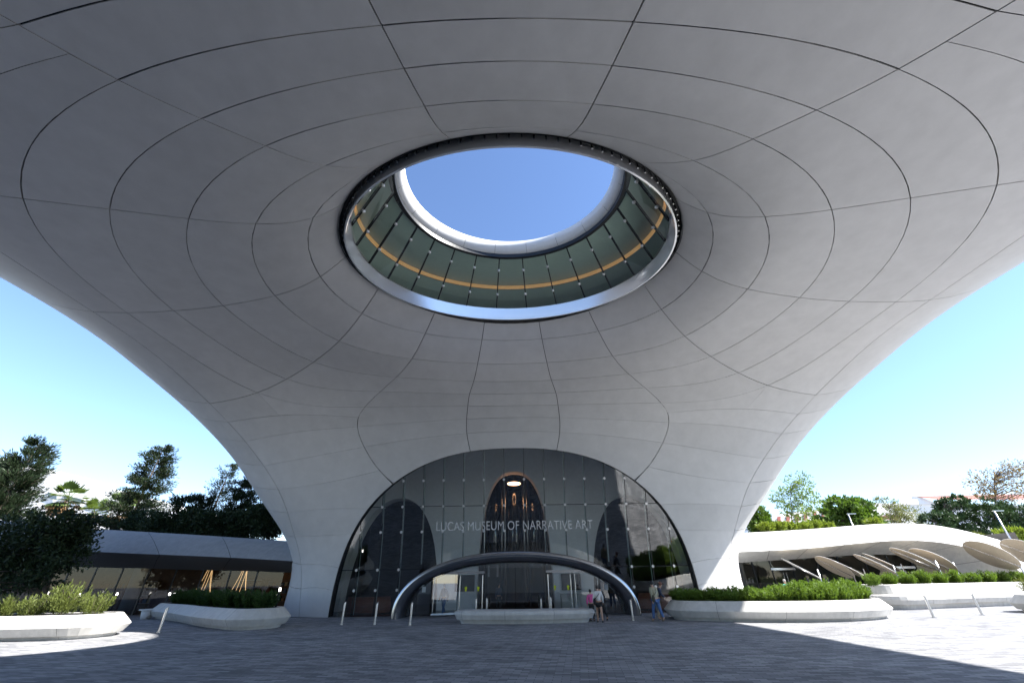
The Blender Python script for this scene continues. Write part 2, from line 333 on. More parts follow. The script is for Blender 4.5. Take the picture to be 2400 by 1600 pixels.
CE = spl([N['R2']['e'], (34.577,.4303), N['R3']['E']], 0, 2)
cell(ring('d','R2','R3'), CE, RAD('R2','d','e'), RAD('R3','d','E'), .05)
cell(CE, line(N['R2']['f'], N['E']['f2']), RAD('R2','e','f'), RAD('E','R3','f2'), .05)
cell(line(N['R2']['f'], N['E']['f2']), line(N['R2']['g'], N['E']['g2']), RAD('R2','f','g'), RAD('E','f2','g2'), .05)
cell(line(N['R2']['g'], N['E']['g2']), line(N['R2']['h1'], N['E']['h1']), RAD('R2','g','h1'), RAD('E','g2','h1'), .05)
for A_, B_ in (('R3','R4'),('R4','R5')):
    column(A_, B_, ['lip','a0','a','b','c','d'])
    cell(ring('d',A_,B_), RAD('E',A_,B_), RAD(A_,'d','E'), RAD(B_,'d','E'), .045)
column('R5', 'R6', ['lip','a0','a','b','c','d'], False, .022)
_e = ring('e','R6','E', 40); _x = 22                   # the five-sided panel, laid as two flush halves
cell(ring('d','R6','R5'), _e[:_x+1], RAD('R6','d','e'), line(N['R5']['d'], _e[_x]), (.012, .02))
cell(RAD('R5','d','E'), _e[_x:], line(N['R5']['d'], _e[_x]), RAD('E','R5','e'), (.006, .03))
for a_, b_ in (('e','f'),('f','g'),('g','h')):
    cell(ring(a_,'R6','E'), ring(b_,'R6','E'), RAD('R6',a_,b_), RAD('E',a_,b_), .035)
def archc(p, q, n=12):                             # along the opening between two (s, v) points of it
    zA, zB = surf(*p)[2], surf(*q)[2]; xA, xB = surf(*p)[0], surf(*q)[0]; tA, tB = math.atan2(zA/AH, xA/AW), math.atan2(zB/AH, xB/AW); o = []
    for t in np.linspace(tA, tB, n+1):
        r = 1/(abs(math.cos(t))**AN+abs(math.sin(t))**AN)**(1/AN); o.append(on_xz(AW*r*math.cos(t), AH*r*math.sin(t)))
    o = np.array(o); o[0], o[-1] = p, q; return o
row = {k: spl([ARCH[k], N['mid'][k], N['E'][k]], 0, 2) for k in 'ijkl'}; row['o'] = line(ARCH['o'], N['E']['o'])
cell(ring('h','R6','E'), row['i'], resample(np.vstack([RAD('R6','h','arch'), archc(N['R6']['arch'], ARCH['i'])[1:]]), 16), RAD('E','h','i'), .035)
for a_, b_ in (('i','j'),('j','k'),('k','l'),('l','o')):
    cell(row[a_], row[b_], archc(ARCH[a_], ARCH[b_]), RAD('E',a_,b_), .035)
column('R6', 'R7', ['lip','a0','a','b','c','d'], False, .022)
cell(ring('d','R6','R7'), ring('f','R6','R7'), RAD('R6','d','f'), RAD('R7','d','f'), .035)
cell(ring('f','R6','R7'), ring('g','R6','R7'), RAD('R6','f','g'), RAD('R7','f','g'), .035)
cell(ring('g','R6','R7'), archc(N['R6']['arch'], N['R7']['arch']), RAD('R6','g','arch'), RAD('R7','g','arch'), .035)
column('R7', 'R7m', ['lip','a0','a','b','c','d','f','g'], True, .02)
cell(ring('g','R7','R7m'), archc(N['R7']['arch'], mir(N['R7']['arch'])), RAD('R7','g','arch'), np.array([mir(p) for p in RAD('R7','g','arch')]), .035, True)
EK = RK['E']; VOUT = 1.45
for a_, b_ in zip(EK, EK[1:]):                     # outer strip rolling round the edge
    p, q = N['E'][a_], N['E'][b_]
    cell(line(p, (p[0], VOUT), 20), line(q, (q[0], VOUT), 20), RAD('E',a_,b_), line((p[0], VOUT), (q[0], VOUT)), .04)

museum = thing('museum', 'vast pale museum with flaring curved underside, round sky opening and arched glass entrance', 'museum', (0, 30.7, 0))
museum_inv = Matrix.Translation((0, -30.7, 0))
def mpart(name, v, f, m, parent=museum, smooth=False, normals=None):
    v = np.asarray(v, float).copy(); v[:, 1] -= 30.7
    return mesh_obj(name, v, f, m, parent, smooth, normals)
def coons(c, nu, nv):
    bo, to, le, ri = (resample(c[0], nu), resample(c[1], nu), resample(c[2], nv), resample(c[3], nv))
    u = np.linspace(0, 1, nu+1)[:, None, None]; w = np.linspace(0, 1, nv+1)[None, :, None]
    return ((1-w)*bo[:, None]+w*to[:, None]+(1-u)*le[None]+u*ri[None]
            - ((1-u)*(1-w)*bo[0]+u*(1-w)*bo[-1]+(1-u)*w*to[0]+u*w*to[-1]))
def interp_grid(G, u, w):
    n, m = G.shape[0]-1, G.shape[1]-1; U, W_ = np.meshgrid(u, w, indexing='ij'); x, y = U*n, W_*m
    i = np.clip(x.astype(int), 0, n-1); j = np.clip(y.astype(int), 0, m-1); a, b = (x-i)[..., None], (y-j)[..., None]
    return (G[i, j]*(1-a)*(1-b)+G[i+1, j]*a*(1-b)+G[i, j+1]*(1-a)*b+G[i+1, j+1]*a*b)
bk_v, bk_f = [], []
def add_panel(c):
    gap = c[4]; ph = [surf(k[:, 0], k[:, 1]) for k in c[:4]]; ln = [np.linalg.norm(np.diff(p, axis=0), axis=1).sum() for p in ph]
    nu = int(np.clip(max(ln[0], ln[1])/.8, 4, 18)); nv = int(np.clip(max(ln[2], ln[3])/.8, 3, 18))
    G = coons(c, nu*2, nv*2); lu, lv = max(.3, (ln[0]+ln[1])/2), max(.3, (ln[2]+ln[3])/2)
    eu, ev = min(.2, gap[0]/2/lu), min(.2, gap[1]/2/lv)
    Q = interp_grid(G, np.linspace(eu, 1-eu, nu+1), np.linspace(ev, 1-ev, nv+1)); S, V = Q[..., 0], Q[..., 1]
    P = surf(S, V); Nn = snorm(S, V); n1, m1 = nu+1, nv+1
    v = list(P.reshape(-1, 3)); nn = list(Nn.reshape(-1, 3)); id_ = lambda i, j: i*m1+j
    a, b, cc = P[0, 0], P[1, 0], P[0, 1]; flip = np.dot(np.cross(b-a, cc-a), Nn[0, 0]) < 0
    f = []
    for i in range(nu):
        for j in range(nv):
            q = (id_(i, j), id_(i+1, j), id_(i+1, j+1), id_(i, j+1)); f.append(q[::-1] if flip else q)
    bd = [(i, 0) for i in range(nu)]+[(nu, j) for j in range(nv)]+[(i, nv) for i in range(nu, 0, -1)]+[(0, j) for j in range(nv, 0, -1)]
    base = len(v); k = len(bd); cen = P.reshape(-1, 3).mean(0)
    for z_ in (0, .09):
        for i, j in bd:
            v.append(P[i, j]-Nn[i, j]*z_); o = P[i, j]-cen; o -= Nn[i, j]*np.dot(o, Nn[i, j]); nn.append(o/(np.linalg.norm(o)+1e-9))
    for q in range(k):
        w = (base+q, base+k+q, base+k+(q+1) % k, base+(q+1) % k); f.append(w if not flip else w[::-1])
    mpart('cladding_panel', v, f, M['panel'], normals=nn)
    B = interp_grid(G, np.linspace(-.003, 1.003, nu+1).clip(0, 1), np.linspace(0, 1, nv+1)); BP = surf(B[..., 0], B[..., 1])-snorm(B[..., 0], B[..., 1])*.11
    b0 = len(bk_v); bk_v.extend(BP.reshape(-1, 3)); bk_f.extend([(b0+id_(i, j), b0+id_(i+1, j), b0+id_(i+1, j+1), b0+id_(i, j+1)) for i in range(nu) for j in range(nv)])
for c in CELLS:
    add_panel(c)
    if not c[5]: add_panel(tuple(np.stack([k[:, 0], -k[:, 1]], 1) for k in c[:4])+(c[4], False))
mpart('joint_backing', bk_v, bk_f, M['joint'])

# ------------------------------------------------------------------ oculus: mirror ring, pegs, leaning glass, white upper rim
def ell(A, B, yc, z, n): return [(A*math.cos(2*math.pi*k/n), yc+B*math.sin(2*math.pi*k/n), z) for k in range(n)]
def band(rings, closed=True):
    n = len(rings[0]); v = [p for r in rings for p in r]; f = []
    for i in range(len(rings)-1):
        for k in range(n):
            f.append((i*n+k, i*n+(k+1) % n, (i+1)*n+(k+1) % n, (i+1)*n+k))
    return v, f
NR = 144; ZL = 16.3
v, f = band([ell(OA+.02, OB+.02, OYC, ZL+.0, NR), ell(OA+.02, OB+.02, OYC, ZL+.52, NR), ell(OA-.5, OB-.5, OYC, ZL+.52, NR)])
mpart('oculus_gutter', v, f, M['dark'], smooth=False)
oring_v, oring_f = [], []
for r0, r1 in (((.30,.52),(.30,-.24)), ((.30,-.24),(.38,-.24)), ((.38,-.24),(.50,.54))):         # outer, under and inner face of the ring
    v, f = band([ell(OA-r0[0], OB-r0[0], OYC, ZL+r0[1], NR), ell(OA-r1[0], OB-r1[0], OYC, ZL+r1[1], NR)]); b0 = len(oring_v); oring_v += v; oring_f += [tuple(k+b0 for k in q) for q in f]
oring = mpart('oculus_ring', oring_v, oring_f, M['mirror'], smooth=True)
pg = MB().tube([(0,0,.42),(0,0,-.03)], .035, 8).build('peg', M['steel'], oring)
npeg = 110
for k in range(npeg):
    w = 2*math.pi*(k+.5)/npeg
    o = pg if k == 0 else link(pg.copy(), oring)
    o.location = ((OA-.17)*math.cos(w), OYC+(OB-.17)*math.sin(w)-30.7, ZL+.06)
# glass cone
GL = dict(A=OA-.55, B=OB-.55, y=OYC, z=ZL+.54); GU = dict(A=5.58, B=4.78, y=12.95, z=18.35); NP = 26
def gpt(k, t, off=0.0):
    w = 2*math.pi*k/NP + math.pi/2 + math.pi/NP
    a = np.array([GL['A']*math.cos(w), GL['y']+GL['B']*math.sin(w), GL['z']]); b = np.array([GU['A']*math.cos(w), GU['y']+GU['B']*math.sin(w), GU['z']])
    p = a*(1-t)+b*t; c = np.array([0, GL['y']*(1-t)+GU['y']*t, p[2]]); d = p-c; return p+d/np.linalg.norm(d)*off
ofr_v, ofr_f = band([ell(GU['A']+.12, GU['B']+.12, GU['y'], 18.28, NR), ell(GU['A']-.06, GU['B']-.06, GU['y'], 18.28, NR), ell(GU['A']-.06, GU['B']-.06, GU['y'], 18.52, NR), ell(GU['A']+.3, GU['B']+.3, GU['y'], 18.52, NR)])
oglz = mpart('oculus_glazing', ofr_v, ofr_f, M['dark'])
for k in range(NP):
    q = [gpt(k+.012, 0), gpt(k+.988, 0), gpt(k+.988, .995), gpt(k+.012, .995)]; q2 = [gpt(k+.012, 0, .03), gpt(k+.988, 0, .03), gpt(k+.988, .995, .03), gpt(k+.012, .995, .03)]
    mpart('glass_pane', q, [(0,1,2,3)], M['oglass'], oglz)
    mb = MB().tube([gpt(k, 0, .02), gpt(k, 1, .02)], .035, 6); mb2 = MB()
    fin = [gpt(k, 0, .05), gpt(k, 1, .05), gpt(k, 1, .16), gpt(k, 0, .16)]; mb.add(fin, [(0,1,2,3)])
    mu = mpart('mullion', mb.v, mb.f, M['dark'], oglz)
    for t in (.27, .74):
        p = gpt(k, t, -.03); b = MB().ball((p[0], p[1], p[2]), .095, 8, 5); mpart('bolt', b.v, b.f, M['dot'], oglz, smooth=True)
nf = 18
for k in range(nf):                                 # white rim above the glass, in panels
    vv, ff = [], []; m_ = 8; prof = [(.02,18.53),(-.10,18.56),(-.34,18.85),(-.42,19.2),(-.2,19.40),(.5,19.42),(1.6,19.42)]
    for i in range(m_+1):
        w = 2*math.pi*(k+.004+.992*i/m_)/nf + math.pi/2 + math.pi/nf
        for dr, z in prof: vv.append(((GU['A']+dr)*math.cos(w), GU['y']+(GU['B']+dr)*math.sin(w), z))
    n_ = len(prof)
    for i in range(m_):
        for j in range(n_-1): ff.append((i*n_+j, (i+1)*n_+j, (i+1)*n_+j+1, i*n_+j+1))
    mpart('rim_panel', vv, ff, M['white'], smooth=True)
v, f = band([ell(GU['A']+.05, GU['B']+.05, GU['y'], 18.55, 96), ell(GU['A']+.05, GU['B']+.05, GU['y'], 19.36, 96)]); mpart('rim_backing', v, f, M['joint'])
# gallery behind the leaning glass, seen from below
gcm = mat('gallery_ceiling', (.8,.86,.81), .6)
v, f = band([ell(GU['A']+.3, GU['B']+.3, GU['y'], 18.5, 96), ell(OA-.35, OB-.35, OYC, 18.85, 96)]); mpart('gallery_ceiling', v, f, gcm)
v, f = band([ell(OA-.35, OB-.35, OYC, 18.80, 96), ell(OA-.22, OB-.22, OYC, 18.66, 96), ell(OA-.25, OB-.25, OYC, 18.58, 96)]); mpart('cove_light', v, f, mat('warm_cove', (.5,.28,.1), .6, emit=(1,.55,.26), est=.10))
v, f = band([ell(OA-.25, OB-.25, OYC, 18.52, 96), ell(OA+.6, OB+.6, OYC, 18.3, 96), ell(OA+2.2, OB+2.2, OYC, 18.2, 96)]); mpart('gallery_soffit', v, f, gcm)
v, f = band([ell(OA+2.2, OB+2.2, OYC, 18.2, 96), ell(OA+2.2, OB+2.2, OYC, 17.0, 96)]); mpart('gallery_wall', v, f, mat('gallery_wall', (.6,.65,.62), .7))
v, f = band([ell(OA+2.2, OB+2.2, OYC, 17.0, 96), ell(OA-.5, OB-.5, OYC, 16.84, 96)]); mpart('gallery_floor', v, f, mat('gallery_floor', (.5,.5,.5), .5))
# roof plate, and an unseen rear mass added to shadow the left trees
ro = ell(GU['A']+1.5, GU['B']+1.5, GU['y'], 19.41, 96); rl = []
for k in range(96):
    w = 2*math.pi*k/96; c, s = math.cos(w), math.sin(w); r = 1/max(abs(c)/30, abs(s)/32); rl.append((r*c, 14+r*s, 22.5))
v, f = band([ro, rl]); mpart('roof', v, f, M['white'])
b = MB(); b.box((0, 66, 12.5), (44, 38, 25)); mpart('rear_shadow_mass', b.v, b.f, M['panel'])
# grass tufts on the roof edge
gv, gf = [], []
for k in range(420):
    w = rng.uniform(.05, math.pi-.05); x, y = (GU['A']+.35)*math.cos(w), GU['y']+(GU['B']+.35)*math.sin(w); h = rng.uniform(.1, .34)*(2.2 if rng.random() < .02 else 1); dx, dy = rng.uniform(-.1, .1, 2); i = len(gv)
    gv += [(x-.02, y, 19.38), (x+.02, y, 19.38), (x+dx, y+dy, 19.4+h)]; gf.append((i, i+1, i+2))
g_ = mesh_obj('roof_grass', gv, gf, mat('roof_grass', (.22,.26,.08), .8)); g_['kind'] = 'stuff'; g_['label'] = 'dry grass fringe along the rim of the round roof opening'; g_['category'] = 'grass'

# ------------------------------------------------------------------ ground
gr = mesh_obj('ground', [(-900,-300,0),(900,-300,0),(900,1500,0),(-900,1500,0)], [(0,1,2,3)], M['paving']); struct(gr)
# ------------------------------------------------------------------ entrance glazing in the arch
GOFF = .30
_gx, _gz = np.linspace(-12.4, 12.4, 63), np.linspace(-.1, 10.3, 43); _GX, _GZ = np.meshgrid(_gx, _gz, indexing='ij')
_S = np.interp(_GZ, [-.6,0,3,6,9.2,11.6,13.2], SD[:7]); _V = _GX/17.5            # table of the (leaning, slightly curved) glass surface
for _ in range(25):
    e = 1e-4; r = np.stack([_GX, _GZ], -1)-surf(_S, _V)[..., [0, 2]]
    a = (surf(_S+e, _V)-surf(_S-e, _V))[..., [0, 2]]/(2*e); b = (surf(_S, _V+e)-surf(_S, _V-e))[..., [0, 2]]/(2*e)
    det = a[..., 0]*b[..., 1]-a[..., 1]*b[..., 0]; ds = (r[..., 0]*b[..., 1]-r[..., 1]*b[..., 0])/det; dv = (a[..., 0]*r[..., 1]-a[..., 1]*r[..., 0])/det
    _S = _S+np.clip(ds, -.8, .8); _V = _V+np.clip(dv, -.05, .05)
_PG = surf(_S, _V); _NG = snorm(_S, _V)
def gsurf(x, z, off=GOFF):
    u = min(max((x-_gx[0])/(_gx[1]-_gx[0]), 0), 61.999); w = min(max((z-_gz[0])/(_gz[1]-_gz[0]), 0), 41.999); i, j = int(u), int(w); a, b = u-i, w-j
    q = lambda T: T[i, j]*(1-a)*(1-b)+T[i+1, j]*a*(1-b)+T[i, j+1]*(1-a)*b+T[i+1, j+1]*a*b
    return q(_PG)-q(_NG)*off
fv, ff = [], []; na = 90
for i in range(na+1):
    t = math.pi*i/na; r = 1/(abs(math.cos(t))**AN+abs(math.sin(t))**AN)**(1/AN); x, z = AW*r*math.cos(t), AH*r*math.sin(t)
    s, v_ = on_xz(x, z); p = surf(s, v_); n = snorm(np.array(s), np.array(v_)); c = np.array([0, 0, 3.2])-np.array([x, 0, z]); c /= np.linalg.norm(c)
    for a, o in ((.0,.02),(.05,.03),(.05,.33),(.11,.30),(.11,.42)): fv.append(p-n*o+c*a)
for i in range(na):
    for j in range(4): ff.append((i*5+j, (i+1)*5+j, (i+1)*5+j+1, i*5+j+1))
eglz = mpart('entrance_glazing', fv, ff, M['dark'])
MW = 1.42; ZROW = [0.02, 2.55, 6.3, 9.86]
xs = [-11.9]+[(k+.5)*MW for k in range(-8, 8)]+[11.9]
for x0, x1 in zip(xs, xs[1:]):
    xm = (x0+x1)/2
    for r in range(3):
        z0, z1 = ZROW[r], ZROW[r+1]
        if r == 0 and abs(xm) < 6.8: continue
        pv, pf = [], []; ns = 5; g = .012
        for i in range(ns+1):
            x = x0+g+(x1-x0-2*g)*i/ns; top = min(z1-g, arch_z(x)-.06); lo = min(z0+g, top)
            for j in range(4): pv.append(gsurf(x, lo+(top-lo)*j/3))
        if max(p[2] for p in pv)-min(p[2] for p in pv) < .15: continue
        for i in range(ns):
            for j in range(3): pf.append((i*4+j, (i+1)*4+j, (i+1)*4+j+1, i*4+j+1))
        mpart('glass_pane', pv, pf, M['glass'], eglz, smooth=True)
dotm = None
for k, x in enumerate(xs[1:-1]):                    # structural fins, dark joints and steel discs
    top = arch_z(x)-.1; zb = 0.0 if abs(x) > 7.0 else 2.8
    zz = np.linspace(zb, top, 8); a = [gsurf(x, z, GOFF+.01) for z in zz]; b_ = [gsurf(x, z, GOFF+.46) for z in zz]
    mb = MB(); vv = a+b_; mb.add(vv, [(i, i+1, 9+i, 8+i) for i in range(7)])
    fin = mpart('glass_fin', mb.v, mb.f, glass_mat('fin_glass', (.5,.62,.6), 1.6) if k == 0 else finm, eglz)
    if k == 0: finm = fin.data.materials[0]
    mb = MB().tube([gsurf(x, z, GOFF-.005) for z in zz], .022, 5); mpart('mullion', mb.v, mb.f, M['dark'], eglz)
    mb = MB().tube([gsurf(x, z, GOFF+.46) for z in zz], .022, 5); mpart('fin_edge', mb.v, mb.f, M['glassedge'], eglz)
    for z in (1.4, 2.55, 4.76, 6.3, 7.9):
        if z < top-.15 and not (z < 3.3 and abs(x) < 7.5):
            p = gsurf(x, z, GOFF-.03); q = gsurf(x, z, GOFF-.07)
            mb = MB().tube([p, q], .085, 12); o = mpart('steel_disc', mb.v, mb.f, M['dot'], eglz)
for z in (2.55, 6.3):
    xe = arch_x(z)-.1; segs = [(-xe, xe)] if z > 3 else [(-xe, -6.3), (6.3, xe)]
    for a, b_ in segs:
        n_ = 24; mb = MB().tube([gsurf(a+(b_-a)*i/n_, z, GOFF-.004) for i in range(n_+1)], .022, 5); mpart('transom', mb.v, mb.f, M['dark'], eglz)
# lettering
tc = bpy.data.curves.new('lettering', 'FONT'); tc.body = 'LUCAS MUSEUM OF NARRATIVE ART'; tc.size = .80; tc.extrude = .035; tc.align_x = 'CENTER'; tc.space_character = 1.04; tc.offset = -.004
to = bpy.data.objects.new('tmp_text', tc); COL.objects.link(to); bpy.context.view_layer.update()
tm = bpy.data.meshes.new_from_object(to.evaluated_get(bpy.context.evaluated_depsgraph_get())); bpy.data.objects.remove(to)
co = np.array([v.co[:] for v in tm.vertices]); wd = co[:, 0].max()-co[:, 0].min(); co[:, 0] *= 10.75/wd; co[:, 0] -= (co[:, 0].max()+co[:, 0].min())/2
kz = .57/.80/.729*1.0
for i, p in enumerate(co):
    z = 4.82+p[1]*.98; q = gsurf(0, z, GOFF-.10-p[2]); tm.vertices[i].co = (p[0], q[1]-30.7, q[2])
tm.materials.clear(); tm.materials.append(mat('letter_steel', (.62,.62,.62), .4, metal=.15)); tm.name = 'sign_lettering'
lo = bpy.data.objects.new('sign_lettering', tm); link(lo, museum); lo['label'] = 'raised steel letters reading LUCAS MUSEUM OF NARRATIVE ART'

# ------------------------------------------------------------------ entrance portal: polished arch with doors
PW, PH, PB, PN, PY0, PY1 = 7.45, 3.47, .48, 2.25, 28.55, 30.55
def sup(a, h, t, n=PN):
    r = 1/((abs(math.cos(t)))**n+(abs(math.sin(t)))**n)**(1/n); return a*r*math.cos(t), h*r*math.sin(t)
pv, pf = [], []; npt = 72
for i in range(npt+1):
    t = math.pi*i/npt; xo, zo = sup(PW, PH, t); xi, zi = sup(PW-PB, PH-PB, t); xb, zb = sup(PW-PB-.14, PH-PB-.12, t)
    xo2, zo2 = sup(PW-.06, PH-.06, t)
    pv += [(xo, PY1, zo), (xo, PY0+.06, zo), (xo2, PY0, zo2), (xi, PY0+.12, zi), (xb, PY1, zb)]
for i in range(npt):
    for j in range(4): pf.append((i*5+j, i*5+j+1, (i+1)*5+j+1, (i+1)*5+j))
portal = mpart('entrance_portal', pv, pf, M['portal'], smooth=True)
pm = portal.data; pm.polygons.foreach_set('use_smooth', [True]*len(pm.polygons))
DY = 30.2
def pz(x): 
    q = max(0, 1-(abs(x)/(PW-PB-.1))**PN); return (PH-PB-.08)*q**(1/PN)
for x0, x1 in ((-6.8,-5.45),(-5.45,-3.72),(-3.72,-2.0),(-2.0,-.0),(0,2.0),(2.0,3.72),(3.72,5.45),(5.45,6.8)):
    door = 2.0 <= abs(x0+x1)/2 <= 5.45; vv, fc = [], []
    if x0 == -5.45: continue
    z0 = .08 if door else .02
    if door:                                        # leaf glass below the header, fixed pane above it
        mpart('door_leaf', [(x0+.03,DY,z0),(x1-.03,DY,z0),(x1-.03,DY,2.26),(x0+.03,DY,2.26)], [(0,1,2,3)], M['glass'], portal); lo_ = 2.46
    else: lo_ = .02
    for i in range(5):
        x = x0+.012+(x1-x0-.024)*i/4; vv += [(x, DY, min(lo_, pz(x)-.01)), (x, DY, pz(x))]
    mpart('glass_pane', vv, [(2*i, 2*i+2, 2*i+3, 2*i+1) for i in range(4)], M['glass'], portal)
lf = MB(); a = R(-22); ca, sa = math.cos(a), math.sin(a); hx = -3.76       # the leaf that stands open
lp = lambda d, z: (hx-d*ca, DY-.02+d*sa, z)
mpart('door_leaf', [lp(0,.1), lp(1.6,.1), lp(1.6,2.26), lp(0,2.26)], [(0,1,2,3)], M['glass'], portal)
mb = MB().tube([lp(1.5,.25), lp(1.5,2.15)], .025, 8); mpart('door_handle', mb.v, mb.f, M['steel'], portal)
mb = MB().tube([lp(0,.14), lp(1.6,.14)], .06, 4); mpart('bottom_rail', mb.v, mb.f, M['steel'], portal)
vv = [(-5.44, DY, 2.46), (-3.73, DY, 2.46), (-3.73, DY, pz(3.73)), (-4.5, DY, pz(4.5)), (-5.44, DY, pz(5.44))]; mpart('glass_pane', vv, [(0,1,2,3,4)], M['glass'], portal)
for x0 in (-5.45, 2.0):
    mb = MB().box((x0+1.725, DY-.05, 2.36), (3.45, .16, .15)); mpart('door_header', mb.v, mb.f, M['steel'], portal)
for x in (-3.58, -2.12, 2.12, 3.58, 3.86, 5.3):
    mb = MB().tube([(x, DY-.10, .3), (x, DY-.10, 2.2)], .024, 8).tube([(x, DY-.1, .6), (x, DY, .6)], .018, 6).tube([(x, DY-.1, 1.9), (x, DY, 1.9)], .018, 6); mpart('door_handle', mb.v, mb.f, M['steel'], portal)
for x0, x1 in ((-3.72,-2.0),(2.0,3.72),(3.72,5.45)):
    mb = MB().box(((x0+x1)/2, DY, .05), (x1-x0-.06, .07, .1)); mpart('bottom_rail', mb.v, mb.f, M['steel'], portal)
for x in (-5.45,-3.72,-2.0,2.0,3.72,5.45):
    mb = MB().box((x, DY, 1.2), (.035, .06, 2.35)); mpart('door_post', mb.v, mb.f, M['dark'], portal)
yel = mat('yellow_sticker', (.65,.72,.02), .5)
for x in (-3.2, -2.4, 2.55, 3.4):
    mb = MB().tube([(x, DY-.012, 1.5), (x, DY-.02, 1.5)], .085, 12).box((x, DY-.012, 1.37), (.10, .01, .10)); mpart('door_sticker', mb.v, mb.f, yel, portal)
ntc = mat('white_notice', (.7,.75,.78), .5)
for x, z in ((-5.9,1.45),(5.85,1.45)):
    mb = MB().box((x, DY-.02, z), (.24, .02, .3)); mpart('notice', mb.v, mb.f, ntc, portal)

# ------------------------------------------------------------------ lobby behind the glass
M['plaster'] = mat('lobby_plaster', (.82,.82,.83), .7, var=.03)
M['darkwall'] = mat('lobby_dark', (.035,.033,.034), .5)
M['lfloor'] = mat('lobby_floor', (.06,.06,.065), .25)
def hole(x):
    h = 0
    for cx, hw, hh, n in ((0, 3.0, 10.1, 2.6), (-9.7, 3.7, 8.0, 2.2), (9.7, 3.7, 8.0, 2.2)):
        q = abs(x-cx)/hw
        if q < 1: h = max(h, hh*(1-q**n)**(1/n))
    return h
xx = np.unique(np.r_[np.linspace(-15.2, 15.2, 123), -13.4, -6, -3, 3, 6, 13.4, [c+s*w*(1-10.0**-k) for c, w in ((0,3),(-9.7,3.7),(9.7,3.7)) for s in (-1,1) for k in (2,3,4)]])
wv, wf = [], []
for i, x in enumerate(xx): h = hole(x); wv += [(x, 36, 13.5), (x, 36, h), (x, 37.2, h)]
for i in range(len(xx)-1): wf += [(3*i, 3*i+3, 3*i+4, 3*i+1), (3*i+1, 3*i+4, 3*i+5, 3*i+2)]
mpart('lobby_wall', wv, wf, M['plaster'])
mpart('lobby_floor', [(-15.2,30.9,.012),(15.2,30.9,.012),(15.2,46.4,.012),(-15.2,46.4,.012)], [(0,1,2,3)], M['lfloor'])
mpart('lobby_ceiling', [(-17,28.0,10.9),(17,28.0,10.9),(17,36,13.4),(-17,36,13.4)], [(0,1,2,3)], M['plaster'])
mpart('lobby_back', [(-17,46.2,0),(17,46.2,0),(17,46.2,13.5),(-17,46.2,13.5),(-17,36,13.5),(17,36,13.5)], [(0,1,2,3),(3,2,5,4)], M['darkwall'])
for sx in (-1, 1): mpart('lobby_side', [(sx*15.2,32.2,0),(sx*15.2,46.2,0),(sx*15.2,46.2,13.5),(sx*15.2,32.2,13.5)], [(0,1,2,3)], M['darkwall'])
ev = thing('elevator_tower', 'dark glass lift shaft with steel poles rising in the middle of the lobby', 'lift shaft', (0, 40, 0))
for x, r in ((-1.9,.55),(0,.75),(1.9,.55)):
    MB().tube([(x,0,.02),(x,0,11)], r, 20).build('lift_tube', glass_mat('lift_glass', (.25,.27,.28), 1.9) if x == -1.9 else lg, ev, True)
    lg = ev.children[0].data.materials[0]
for x in (-2.7,-1.15,-.85,.85,1.15,2.7): MB().tube([(x,-.5,.02),(x,-.5,11)], .07, 8).build('pole', M['steel'], ev, True)
for x, z in ((-1.9,2.6),(1.9,3.4)): MB().box((x, -.1, z), (.9,.7,.9)).build('lift_car', M['steel'], ev)
rl_ = thing('ring_light', 'warm glowing ring light under the lobby ceiling', 'ring light', (0, 38.4, 9.55))
mb = MB().tube([(.55*math.cos(2*math.pi*k/24), .55*math.sin(2*math.pi*k/24), 0) for k in range(25)], .06, 8, False); mb.build('ring', mat('warm_ring', (.8,.4,.2), emit=(1,.5,.25), est=3.5), rl_, True)
MB().tube([(0,0,.08),(0,0,3.5)], .02, 6).tube([(-.5,0,.05),(.5,0,.05)], .02, 6).build('hanger', M['dark'], rl_)
lea = mat('tan_leather', (.22,.075,.035), .45, var=.15)
for px, py, lab in ((862,1428,'curved tan leather sofa behind the glass left of the portal'), (1552,1432,'curved tan leather sofa behind the glass right of the portal')):
    p = at(px, py, 34.0); t_ = thing('lounge_sofa', lab, 'sofa', (p.x, 34.0, .012), group='lobby sofas')
    n_ = 14; vv, fc = [], []
    for i in range(n_+1):
        w = math.pi*i/n_+math.pi; 
        for rr, z in ((.75,.05),(.85,.5),(.95,.95),(1.2,1.0),(1.3,.5),(1.25,.05)): vv.append((rr*math.cos(w)*1.25, rr*math.sin(w)*.8, z))
    for i in range(n_):
        for j in range(5): fc.append((i*6+j, (i+1)*6+j, (i+1)*6+j+1, i*6+j+1))
    mesh_obj('backrest', vv, fc, lea, t_, True)
    MB().tube([(0,0,.05),(0,0,.42)], [.95,.9], 20).build('seat', lea, t_)
scr = thing('wall_screen', 'dark information screen on the grey lobby wall left of the lift shaft', 'screen', (-3.9, 35.9, 1.75))
MB().box((0,0,0), (1.5,.1,1.1)).build('screen_panel', mat('screen_dark', (.012,.014,.018), .2), scr)
scr2 = thing('wall_screen', 'dark information screen on the grey lobby wall right of the lift shaft', 'screen', (4.3, 35.9, 1.75))
MB().box((0,0,0), (1.5,.1,1.1)).build('screen_panel', bpy.data.materials['screen_dark'], scr2)
dk = thing('reception_desk', 'low pale reception desk behind the right hand doors', 'desk', (4.6, 34.4, .012))
MB().box((0,0,.5), (2.6,.8,1.0)).build('front', M['concrete'], dk); MB().box((0,0,1.04), (2.8,1.0,.06)).build('counter', M['white'], dk)
